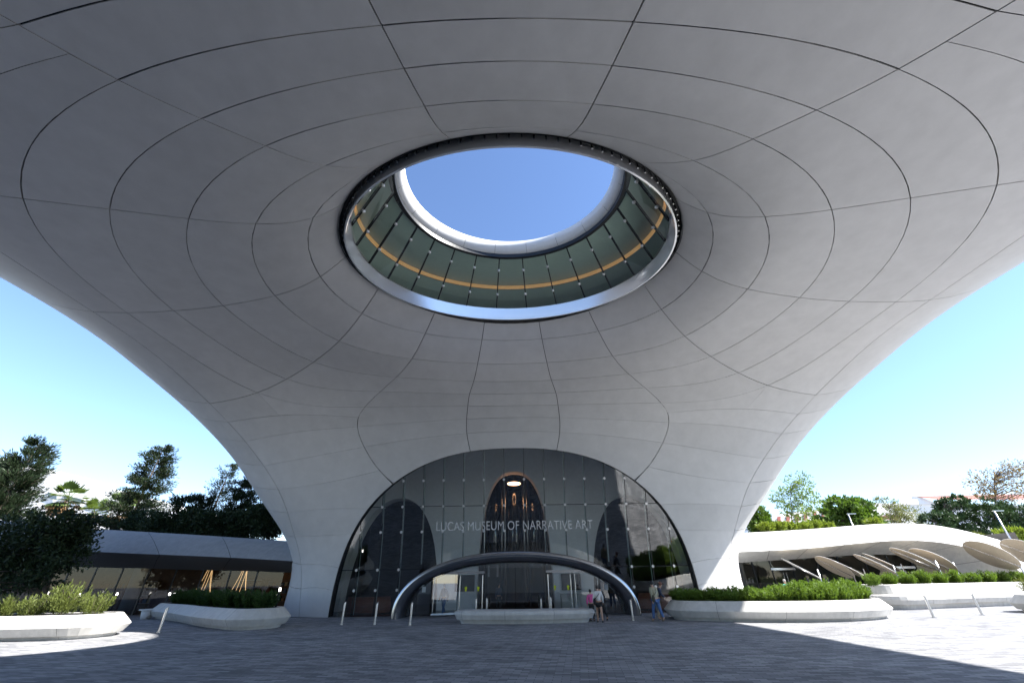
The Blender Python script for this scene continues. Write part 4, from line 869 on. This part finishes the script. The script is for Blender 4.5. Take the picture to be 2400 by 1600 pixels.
def tree(name, lab, cat, base, blobs, m, nleaf, ll, lw, trunk_r=.16, limbs=8, grp=None, up=0.15, shell=.55, clump=30, sprd=.32, seed=0, bk=None):
    g = np.random.default_rng(seed+1000); t = thing(name, lab, cat, base, 0, grp); base = np.array(base); top = max(b[0][2]+b[1][2]*.6 for b in blobs)
    B, D = [], []; vol = np.array([b[1][0]*b[1][1]*b[1][2] for b in blobs])**.67; vol /= vol.sum(); ends = []
    for b, w in zip(blobs, vol):
        c, r = np.array(b[0]), np.array(b[1]); nc = max(3, int(nleaf*w/clump))
        for _ in range(nc):
            d = g.normal(size=3); d /= np.linalg.norm(d); q = c+d*r*(shell+(1-shell)*g.uniform(0, 1)**.5 if g.random() < .75 else g.uniform(.1, 1)); ends.append(q)
            k = int(clump*g.uniform(.5, 1.5)); sp = sprd*min(r)*g.uniform(.6, 1.3)
            o_ = g.normal(0, 1, (k, 3)); o_ /= np.linalg.norm(o_, axis=1, keepdims=True); B.append(q+o_*(g.uniform(0, 1, k)**.45)[:, None]*1.7*np.array([sp, sp, sp*.7])); D.append(d*.6+g.normal(0, .7, (k, 3))+np.array([0, 0, up]))
    B, D = np.vstack(B), np.vstack(D); v, f = blades(B-base, D, g.uniform(.6, 1.35, len(B))*ll, g.uniform(.7, 1.3, len(B))*lw)
    me = bpy.data.meshes.new('crown'); me.from_pydata(v.tolist(), [], f.tolist()); me.update(); me.materials.append(m); link(bpy.data.objects.new('crown', me), t)
    mb = MB(); h = top-base[2]; cx = np.mean([b[0][0] for b in blobs])-base[0]; cy = np.mean([b[0][1] for b in blobs])-base[1]
    tr = [np.array([cx*q**1.5, cy*q**1.5, h*q])+np.array([g.normal(0, .05), g.normal(0, .05), 0])*h*.1*q for q in np.linspace(0, .96, 7)]; mb.tube(tr, [trunk_r*(1-.85*q) for q in np.linspace(0, 1, 7)], 8)
    zlo = min(b[0][2]-b[1][2] for b in blobs)-base[2]
    for e in g.permutation(len(ends))[:limbs*4]:
        e = ends[e]-base; q = np.clip((e[2]-.25*np.hypot(e[0]-cx, e[1]-cy))/h, .15, .9); s = np.array([np.interp(q, np.linspace(0, .96, 7), [p[i] for p in tr]) for i in range(3)])
        mb.tube([s, (s+e)/2+np.array([0, 0, .08*np.linalg.norm(e-s)]), e], [trunk_r*.3*(1-q*.6), trunk_r*.2*(1-q*.6), .012], 5)
    mb.build('trunk', bk or bark, t, True); return t
def blob(px0, px1, py0, py1, Y, d=None):             # crown lobe that spans these sight lines at depth Y
    a, b = at(px0, (py0+py1)/2, Y), at(px1, (py0+py1)/2, Y); c, e = at((px0+px1)/2, py0, Y), at((px0+px1)/2, py1, Y); rx = abs(b.x-a.x)/2; return ((a+b)/2, (rx, d or rx*.9, abs(c.z-e.z)/2))
pine = leafmat('pine_needles', (.022,.038,.016), tr=.12); darkleaf = leafmat('dark_leaf', (.026,.045,.017), tr=.15); mid = leafmat('mid_leaf', (.07,.13,.02)); pale = leafmat('pale_leaf', (.13,.19,.05)); cyp = leafmat('cypress_leaf', (.035,.07,.025), tr=.15); rust = leafmat('autumn_leaf', (.17,.12,.05)); fea = leafmat('acacia_leaf', (.15,.17,.06))
def gz(px, Y): p = at(px, 1360, Y); return (p.x, Y, 0)
GL_ = 'dark trees behind the left pavilion'
def conifer(lab, px, py, Y, w, m, tiers, dens, lean=0.0, gaps=.0, upb=.25, zlow=.25, seed=0, ll=.34, lw=.075, topw=.12):
    # tapered trunk, whorls of uneven limbs, needle sprays along every limb
    g = np.random.default_rng(seed+50); c = at(px, py, Y); h = c.z; t = thing('pine_tree', lab, 'tree', (c.x-lean, Y, 0), 0, GL_); ax = lambda q: np.array([lean*q**1.3+.12*math.sin(5*q+seed), .1*math.cos(4*q+seed), h*q])
    mb = MB().tube([ax(q) for q in np.linspace(0, 1, 12)], [.26*(1-q)+.02 for q in np.linspace(0, 1, 12)], 8); B, D = [], []
    for k in range(tiers):
        q = zlow+(1-zlow)*(k+g.uniform(0, .8))/tiers; L0 = w*(topw+(1-topw)*(1-(q-zlow)/(1-zlow))**.75)
        for b in range(g.integers(3, 6)):
            if g.random() < gaps: continue
            a = g.uniform(0, 6.283); L = L0*g.uniform(.45, 1.15); s = ax(min(q, .985)); d = np.array([math.cos(a), math.sin(a), g.uniform(-.1, .1)+upb]); e = s+d*L+np.array([0, 0, .12*L]); mid_ = s+d*L*.5-np.array([0, 0, .06*L]); mb.tube([s, mid_, e], [.05*(1.1-q), .032*(1.1-q)+.004, .008], 5)
            n = int(dens*L*46)+14; u = g.uniform(.18, 1.03, n)**.8; P = np.where((u < .5)[:, None], s+(mid_-s)*(u*2)[:, None], mid_+(e-mid_)*((u-.5)*2)[:, None]); r = (.22+.34*u)*min(1, L*.7)
            o = g.normal(size=(n, 3)); o /= np.linalg.norm(o, axis=1, keepdims=True); P = P+o*(r*g.uniform(0, 1, n)**.4)[:, None]*np.array([1, 1, .55]); B.append(P); D.append(d*.8+o*.7+np.array([0, 0, .55]))
    B, D = np.vstack(B), np.vstack(D); v, f = blades(B, D, g.uniform(.6, 1.3, len(B))*ll, g.uniform(.7, 1.3, len(B))*lw)
    me = bpy.data.meshes.new('crown'); me.from_pydata(v.tolist(), [], f.tolist()); me.update(); me.materials.append(m); link(bpy.data.objects.new('crown', me), t); mb.build('trunk', bark, t, True)
conifer('dark windswept pine at the left edge behind the pavilion', 92, 1040, 48, 3.6, pine, 42, 1.7, -.3, .0, .35, .3, 1, .4, .085, .3)
conifer('dark pine half hidden at the left edge, beside the windswept one', 22, 1082, 49, 3.8, pine, 34, 1.6, .3, .0, .5, .25, 9, .4, .085, .3)
conifer('tall dark conifer standing alone above the left pavilion roof', 384, 1042, 50, 3.8, pine, 48, 1.5, -.3, .03, .02, .3, 2, .32, .08, .2)
conifer('thin leaning dark conifer left of the museum edge', 540, 1086, 50, 2.8, pine, 36, .9, .4, .12, .25, .3, 3, .28, .065, .22)
conifer('bushy dark conifer between the leaning one and the museum', 578, 1122, 49, 3.2, pine, 36, 1.6, -.2, .0, .08, .3, 4, .32, .08, .25)
conifer('short dark conifer in the thicket left of the leaning one', 482, 1172, 49, 2.6, pine, 24, 1.6, .2, .05, .5, .3, 6, .38, .085, .3)
conifer('short dark conifer right of the tall lone one', 440, 1170, 49, 2.8, pine, 24, 1.7, .2, .05, .5, .3, 12, .38, .085, .3)
tree('shrub_tree', 'dark rounded tree touching the left edge of the museum', 'tree', gz(622,47), [blob(590,650,1180,1230,47), blob(600,660,1205,1262,47)], darkleaf, 7000, .4, .12, .2, 8, GL_, seed=5)
tree('shrub_tree', 'dark thicket between the tall and the leaning conifer', 'tree', gz(470,48), [blob(420,475,1195,1262,48), blob(460,520,1200,1262,48)], darkleaf, 7500, .38, .11, .2, 8, GL_, seed=21)
tree('shrub_tree', 'dark thicket at the foot of the bushy conifer', 'tree', gz(550,48), [blob(505,560,1200,1262,48), blob(545,605,1195,1265,48)], darkleaf, 7500, .38, .11, .2, 8, GL_, seed=22)
tree('shrub_tree', 'dark bush under the tall conifer by the palms', 'tree', gz(340,48), [blob(300,365,1195,1250,48), blob(340,420,1205,1262,48)], darkleaf, 6500, .4, .11, .2, 8, GL_, seed=7)
tree('shade_tree', 'big dark leafy tree in front of the left pavilion', 'tree', (-29.5,29.5,0), [blob(-40,120,1215,1330,29.5), blob(60,190,1195,1290,29), blob(120,228,1200,1275,29.5), blob(100,205,1250,1335,29), blob(-60,90,1290,1390,29.5), blob(60,150,1300,1380,29)], darkleaf, 17000, .26, .11, .22, 14, None, seed=8, shell=.35)
def palm(lab, px, py, Y, r, seed):
    g = np.random.default_rng(seed); c = at(px, py, Y); t = thing('palm_tree', lab, 'palm', (c.x, Y, 0), 0, 'sunlit palms'); MB().tube([(0,0,0),(.1,0,c.z*.5),(0,0,c.z)], [.3,.22,.2], 10).build('trunk', bark, t, True)
    for k in range(46):
        a = g.uniform(0, 6.28); el = g.uniform(-1.1, 1.25); d = np.array([math.cos(a)*math.cos(el), math.sin(a)*math.cos(el), math.sin(el)]); s = np.cross(d, [0, 0, 1]); s /= np.linalg.norm(s); e = np.array([0, 0, c.z])+d*r*.55; mb = MB(); L = r*.62
        mb.tube([(0,0,c.z), tuple(e)], .02, 4)
        for q in np.linspace(-1.25, 1.25, 11):
            w = d*math.cos(q)+s*math.sin(q); tip = e+w*L*(1-.25*abs(q))+np.array([0, 0, -.12*L]); sd = (d*-math.sin(q)+s*math.cos(q))*.05*r; mb.add([e, (e+tip)/2+sd, tip, (e+tip)/2-sd], [(0,1,2,3)])
        mb.build('frond', pale if el > -.45 else rustm, t)
rustm = leafmat('dead_frond', (.24,.15,.08))
palm('sunlit fan palm left of the other, before the white building', 160, 1168, 62, 2.7, 1); palm('sunlit fan palm nearer the tall conifer', 283, 1192, 60, 2.7, 2); palm('low fan palm between the two taller palms', 222, 1200, 64, 2.3, 3)
GR_ = 'trees behind the right pavilion'
tree('young_tree', 'slender airy light green tree above the right pavilion roof', 'tree', gz(1874,50), [blob(1840,1905,1112,1165,50), blob(1815,1870,1145,1195,50), blob(1868,1922,1150,1205,50), blob(1835,1895,1180,1225,50)], leafmat('young_leaf', (.13,.20,.05)), 2300, .34, .13, .13, 12, GR_, seed=11, clump=9, sprd=.28)
tree('round_tree', 'dense rounded green tree right of the slender one', 'tree', gz(1985,54), [blob(1935,2010,1165,1215,54), blob(1985,2052,1172,1225,54), blob(1905,1960,1195,1240,54), blob(1960,2062,1195,1245,54)], mid, 9000, .45, .2, .25, 10, GR_, seed=12, clump=40, sprd=.22)
tree('acacia_tree', 'feathery pale olive tree beside the rounded tree', 'tree', gz(2110,58), [blob(2050,2090,1168,1190,58), blob(2085,2130,1175,1225,58), blob(2105,2160,1185,1240,58), blob(2060,2110,1200,1235,58)], fea, 3400, .42, .07, .18, 10, GR_, seed=13, clump=18)
tree('cypress_tree', 'dark knobbly evergreen behind the crest of the white roof', 'tree', gz(2225,52), [blob(2205,2275,1165,1220,52), blob(2160,2230,1195,1250,52), blob(2215,2300,1205,1275,52), blob(2230,2262,1160,1185,52)], cyp, 9500, .34, .13, .25, 10, GR_, seed=14, clump=50, sprd=.2)
tree('cypress_tree', 'dark knobbly evergreen behind the grey lamp post', 'tree', gz(2345,50), [blob(2295,2360,1170,1235,50), blob(2345,2420,1180,1250,50), blob(2305,2400,1225,1290,50)], cyp, 9500, .34, .13, .25, 10, GR_, seed=15, clump=50, sprd=.2)
tree('autumn_tree', 'tall sparse tree with browning leaves at the upper right edge', 'tree', gz(2375,64), [blob(2270,2340,1105,1160,64), blob(2320,2400,1080,1140,64), blob(2290,2380,1135,1190,64), blob(2375,2460,1075,1170,64)], rust, 3000, .38, .14, .3, 16, GR_, seed=16, clump=9, sprd=.3)
tree('shrub_tree', 'dark green bush growing against the right edge of the museum', 'tree', gz(1775,44), [blob(1762,1795,1190,1225,44), blob(1758,1812,1212,1252,44)], mid, 4200, .3, .13, .15, 6, GR_, seed=17)
for k, (px, Y) in enumerate(((1800,42),(1828,42.3),(1856,42.5),(1884,42.7),(1912,43),(1938,43.2),(2052,43.5))):
    c = at(px, 1243 if px < 2000 else 1232, Y); shrub('roof', (c.x, Y, c.z-.15), ORD[k]+' bright leafy shrub from the museum along the right roof edge' if px < 2000 else 'yellow green shrub alone on the right roof', 'shrubs along the right roof' if px < 2000 else None, 1.05, i); i += 1
c = at(2382, 1270, 43); shrub('roof', (c.x, 43, c.z-.2), 'yellow green shrub behind the grey lamp post', None, 1.5, i)
for k in range(5):
    c = at(2290+k*14, 1255+k*6.0, 42); shrub('feather', (c.x, 42, c.z-.3), ORD[k]+' low grey green plant from the top of the falling white roof end', 'plants on the roof end', .75, i); i += 1

# ------------------------------------------------------------------ lamps and far buildings
def street_lamp(lab, px, py, Y, arm):
    c = at(px, py, Y); t = thing('street_lamp', lab, 'street lamp', (c.x, Y, 0), group='grey street lamps'); MB().tube([(0,0,0),(0,0,c.z)], [.09,.06], 10).build('pole', M['steel'], t, True)
    MB().box((arm*.45, 0, c.z-.02), (.95,.14,.05)).build('lamp_head', M['steel'], t)
street_lamp('short grey street lamp in front of the rounded tree', 1987, 1203, 47, .8); street_lamp('tall grey street lamp before the dark evergreens', 2329, 1196, 38.5, .8)
ub = mat('white_render', (.80,.79,.76), .7, var=.02); redc = mat('dark_red_louvre', (.30,.09,.07), .7); tile = mat('red_roof_tile', (.28,.10,.08), .8, var=.15, scale=6); pane = mat('far_window', (.10,.13,.15), .15)
bd = thing('far_building', 'white office block with dark red louvre columns behind the slender tree', 'building', at(1890,1215,95)*Vector((1,1,0)) if False else (at(1890,1215,95).x, 95, 0))
o = bd.location; a, b_ = at(1815,1205,95), at(1965,1190,95)
def bpart(name, P, m, par, dep=.4):                   # extruded polygon facing the viewer
    n = len(P); vv = [p-o for p in P]+[p-o+Vector((0, dep, 0)) for p in P]; return mesh_obj(name, vv, [tuple(range(n)), tuple(range(2*n-1, n-1, -1))]+[(k, (k+1) % n, n+(k+1) % n, n+k) for k in range(n)], m, par)
def sq(p0, p1, h0, h1, Y): return [at(p0[0], p0[1], Y), at(p1[0], p1[1], Y), at(p1[0], h1, Y), at(p0[0], h0, Y)]
bpart('wall', sq((1810,1300),(1990,1300),1206,1185,95), ub, bd, 14)
for k in range(7):
    x = 1822+k*21; y = 1208-k*3.0; w = bpart('louvre_panel', sq((x, y+20),(x+8, y+19),y+2,y+1,94.8), redc, bd, .1)
bd = thing('far_building', 'long white building with red tiled roof at the right', 'building', (at(2250,1215,105).x, 105, 0)); o = bd.location
bpart('wall', sq((2040,1320),(2480,1320),1178,1186,105), ub, bd, 16); bpart('gable', [at(2104,1181,104.5), at(2200,1181,104.5), at(2148,1160,104.5), at(2135,1159,104.5)], ub, bd, .4)
rf = [at(2145,1163,104.6), at(2400,1156,104.6), at(2480,1156,104.6), at(2480,1170,103.2), at(2195,1170,103.2)]; mesh_obj('roof', [p-o for p in rf], [(0,1,2,3,4)], tile, bd)
rp = bpart('roof_trim', [at(2140,1160.5,104.3), at(2480,1153.5,104.3), at(2480,1156,104.3), at(2142,1163,104.3)], ub, bd, .5)
bpart('terrace_roof', sq((2030,1216),(2110,1216),1208,1208,104.4), tile, bd, .3)
bd = thing('far_building', 'sunlit white building behind the palms at the left', 'building', (at(100,1215,85).x, 85, 0)); o = bd.location
bpart('wall', [at(-300,1320,85), at(420,1320,85), at(420,1188,85), at(200,1131,85), at(-300,1010,85)], ub, bd, 12); bpart('upper_wall', [at(-300,1120,86), at(197,1140,86), at(197,1120,86), at(120,1100,86), at(-300,1005,86)], ub, bd, 8)
for q in ((112,1152,132,1157,14),(212,1174,262,1184,11),(150,1160,196,1170,10)):
    w = bpart('window', sq((q[0],q[1]+q[4]),(q[2],q[3]+q[4]),q[1],q[3],84.7), pane, bd, .1)
    bpart('window_sill', sq((q[0],q[1]),(q[2],q[3]),q[1]-3,q[3]-3,84.6), ub, bd, .3)
# ------------------------------------------------------------------ people
def skin_mesh(name, V, Edg, rad, m, parent, lvl=1):
    me = bpy.data.meshes.new(name); me.from_pydata(V, Edg, []); o = bpy.data.objects.new(name, me); COL.objects.link(o)
    sm = o.modifiers.new('skin', 'SKIN'); sm.use_smooth_shade = True
    if not me.skin_vertices: me.skin_vertices.new(name='skin')
    for k, r in enumerate(rad):
        sv = me.skin_vertices[0].data[k]; sv.radius = (r, r) if not isinstance(r, tuple) else r; sv.use_root = (k == 0)
    ss = o.modifiers.new('sub', 'SUBSURF'); ss.levels = lvl; ss.render_levels = lvl
    bpy.context.view_layer.update(); nm = bpy.data.meshes.new_from_object(o.evaluated_get(bpy.context.evaluated_depsgraph_get())); bpy.data.objects.remove(o)
    nm.name = name; nm.materials.clear(); nm.materials.append(m); nm.polygons.foreach_set('use_smooth', [True]*len(nm.polygons)); ob = bpy.data.objects.new(name, nm); link(ob, parent); return ob
skinm = mat('skin_tone', (.42,.25,.17), .5)
def person(lab, loc, rz, h, top, bottom, hair, shoe, stride=.25, lean=.05, arm=(.1,-.1), shorts=False, longsleeve=True, bag=None, cap=None, armfwd=None):
    # local frame: faces -y, x to the viewer's right when seen from behind is mirrored by rz
    t = thing('person', lab, 'person', loc, rz, 'people on the plaza'); k = h/1.75
    P = lambda x, y, z: (x*k, y*k, z*k); ln = lambda y, z: y-lean*max(0, z-.95)
    V, Edg, Rd = [], [], []; ix = {}
    def add(n, p, r, par=None):
        ix[n] = len(V); V.append(P(p[0], ln(p[1], p[2]), p[2])); Rd.append(r*k if not isinstance(r, tuple) else (r[0]*k, r[1]*k))
        if par: Edg.append((ix[par], ix[n]))
    add('pelvis', (0,0,.95), (.15,.11)); add('waist', (0,0,1.10), (.13,.095), 'pelvis'); add('chest', (0,-.01,1.30), (.155,.105), 'waist'); add('neck0', (0,0,1.45), (.08,.07), 'chest'); add('neck', (0,-.01,1.53), .052, 'neck0')
    add('head', (0,-.02,1.63), (.078,.092), 'neck'); add('crown', (0,-.015,1.71), (.06,.07), 'head')
    for s, n in ((-1,'l'), (1,'r')):
        f = stride*s
        add('hip'+n, (s*.09,0,.88), .095, 'pelvis'); add('knee'+n, (s*.10,-f*.55-.03,.50), .062, 'hip'+n); add('ank'+n, (s*.10,-f*1.0+(.05 if f < 0 else 0),.10+(.06 if f < -.15 else 0)), .042, 'knee'+n)
        add('toe'+n, (s*.11,-f*1.0-.15+(.05 if f < 0 else 0),.035), .038, 'ank'+n)
        a = (arm[0] if s < 0 else arm[1]); af = armfwd if armfwd else None
        add('sh'+n, (s*.175,0,1.40), .062, 'chest')
        if af: el, wr = (s*.24,-.14,1.15), (s*.20,-.38,1.02)
        else: el, wr = (s*.245,-a*.5+.03,1.13), (s*.25,-a*1.2-.04,.90)
        add('el'+n, el, .046, 'sh'+n); add('wr'+n, wr, .031, 'el'+n); d = np.array(wr)-np.array(el); d /= np.linalg.norm(d); pm = np.array(wr)+d*.06; add('palm'+n, tuple(pm), (.034,.018), 'wr'+n)
        for q in range(4):
            kk = pm+d*.05+np.array([s*.0, (q-1.5)*.019, 0]); add('kn%d%s' % (q, n), tuple(kk), .009, 'palm'+n); add('fg%d%s' % (q, n), tuple(kk+d*(.045-.008*abs(q-1.3))+np.array([-s*.018,0,0])), .008, 'kn%d%s' % (q, n))
        th = pm+np.array([0,-.04,0]); add('th'+n, tuple(th+d*.02), .010, 'palm'+n); add('tt'+n, tuple(th+d*.055), .009, 'th'+n)
    add('nose', (0,-.115,1.625), .012, 'head')
    skin_mesh('body', V, Edg, Rd, skinm, t)
    def sub(name, names, g, m, cut=None):
        idx = {n: q for q, n in enumerate(names)}; vv = [V[ix[n]] for n in names]; ee = [(idx[a], idx[b]) for a in names for b in names if (ix[a], ix[b]) in E_]
        rr = [tuple(c+g*k for c in (Rd[ix[n]] if isinstance(Rd[ix[n]], tuple) else (Rd[ix[n]],)*2)) for n in names]; return skin_mesh(name, vv, ee, rr, m, t)
    E_ = set(Edg)
    sub('shirt', ['chest','waist','neck0','pelvis','shl','shr','ell','elr']+(['wrl','wrr'] if longsleeve else []), .022, top)
    if shorts:
        for n in 'lr':                                # thigh ends for the shorts
            a, b = np.array(V[ix['hip'+n]]), np.array(V[ix['knee'+n]]); ix['mid'+n] = len(V); V.append(tuple(a*.45+b*.55)); Rd.append(.085*k); E_.add((ix['hip'+n], ix['mid'+n]))
        sub('shorts', ['pelvis','hipl','hipr','midl','midr'], .024, bottom)
    else: sub('trousers', ['pelvis','hipl','hipr','kneel','kneer','ankl','ankr'], .02, bottom)
    for n in 'lr': skin_mesh('shoe', [V[ix['ank'+n]][:2]+(V[ix['ank'+n]][2]-.05*k,), V[ix['toe'+n]]], [(0,1)], [.052*k,.046*k], shoe, t)
    hd = V[ix['head']]
    MB().ball((hd[0], hd[1]+.018*k, hd[2]+.035*k), .105*k, 12, 8, (.88,1.0,.98)).build('hair', cap or hair, t, True)
    if cap: MB().box((hd[0], hd[1]-.13*k, hd[2]+.05*k), (.15*k,.13*k,.015*k)).build('cap_brim', cap, t)
    for s in (-1, 1): MB().ball((hd[0]+s*.03*k, hd[1]-.088*k, hd[2]+.01*k), .012*k, 6, 4).build('eye', M['black'], t, True)
    if bag:
        MB().ball((.22*k, .10*k, .98*k), .15*k, 10, 6, (.55,.8,1.1)).build('bag', bag, t, True)
        MB().tube([(-.14*k,-.03*k,1.45*k),(0,.16*k,1.28*k),(.2*k,.13*k,1.08*k)], .014*k, 5).build('bag_strap', bag, t, True)
    return t
clo = lambda n, c: mat(n, c, .8, var=.1, scale=20)
navy = clo('navy_cloth', (.03,.04,.07)); blk = clo('black_cloth', (.012,.012,.013)); wht = clo('white_cloth', (.62,.60,.57)); pink = clo('pink_cloth', (.62,.10,.28)); khaki = clo('khaki_cloth', (.30,.28,.19)); jean = clo('blue_jeans', (.06,.12,.26)); teal = clo('teal_cloth', (.08,.42,.36)); tanc = clo('tan_cloth', (.30,.24,.17)); grey = clo('grey_cloth', (.22,.22,.23)); capm = clo('brown_cap', (.16,.07,.05))
hairb = mat('black_hair', (.015,.012,.010), .45); hairg = mat('grey_hair', (.35,.34,.33), .6); bsh = mat('black_shoe', (.015,.014,.014), .4); tsh = mat('tan_shoe', (.22,.17,.12), .6)
person('person in white blouse and black shorts walking towards the doors', (4.27,24.55,0), R(176), 1.62, wht, blk, hairb, bsh, .22, .04, (.1,.05), True, True, blk)
person('person in bright pink top beside the one in a white blouse', (4.05,25.6,0), R(170), 1.42, pink, blk, hairb, bsh, .1, .04)
person('person in black hidden behind the one in a white blouse', (4.62,25.7,0), R(200), 1.58, blk, blk, hairb, bsh, .32, .05)
person('person in khaki jacket and blue jeans with a dark shoulder bag', (7.28,24.75,0), R(205), 1.78, khaki, jean, hairb, tsh, .24, .12, (.15,-.1), False, True, mat('olive_bag', (.06,.055,.035), .7), clo('dark_cap', (.03,.03,.03)))
person('person in navy jacket and brown cap leaning over the right planter', (7.75,25.95,0), R(75), 1.72, navy, tanc, hairb, tsh, .06, .42, (.2,.2), False, True, None, capm, True)
person('person in cap and jeans stepping through the open door', (-4.65,30.75,0), R(-30), 1.76, grey, jean, hairg, tsh, .2, .03, (.1,-.1), False, True, None, clo('pale_cap', (.4,.38,.34)))
c = at(1846, 1388, 33.5); person('person in teal shirt seen over the right hedge near the pavilion door', (c.x, 33.5, 0), R(0), 1.72, teal, navy, hairg, bsh, .1)
person('person in dark clothes standing in the lobby behind the doors', (-1.2,33.6,.012), R(20), 1.70, navy, blk, hairb, bsh, .05)
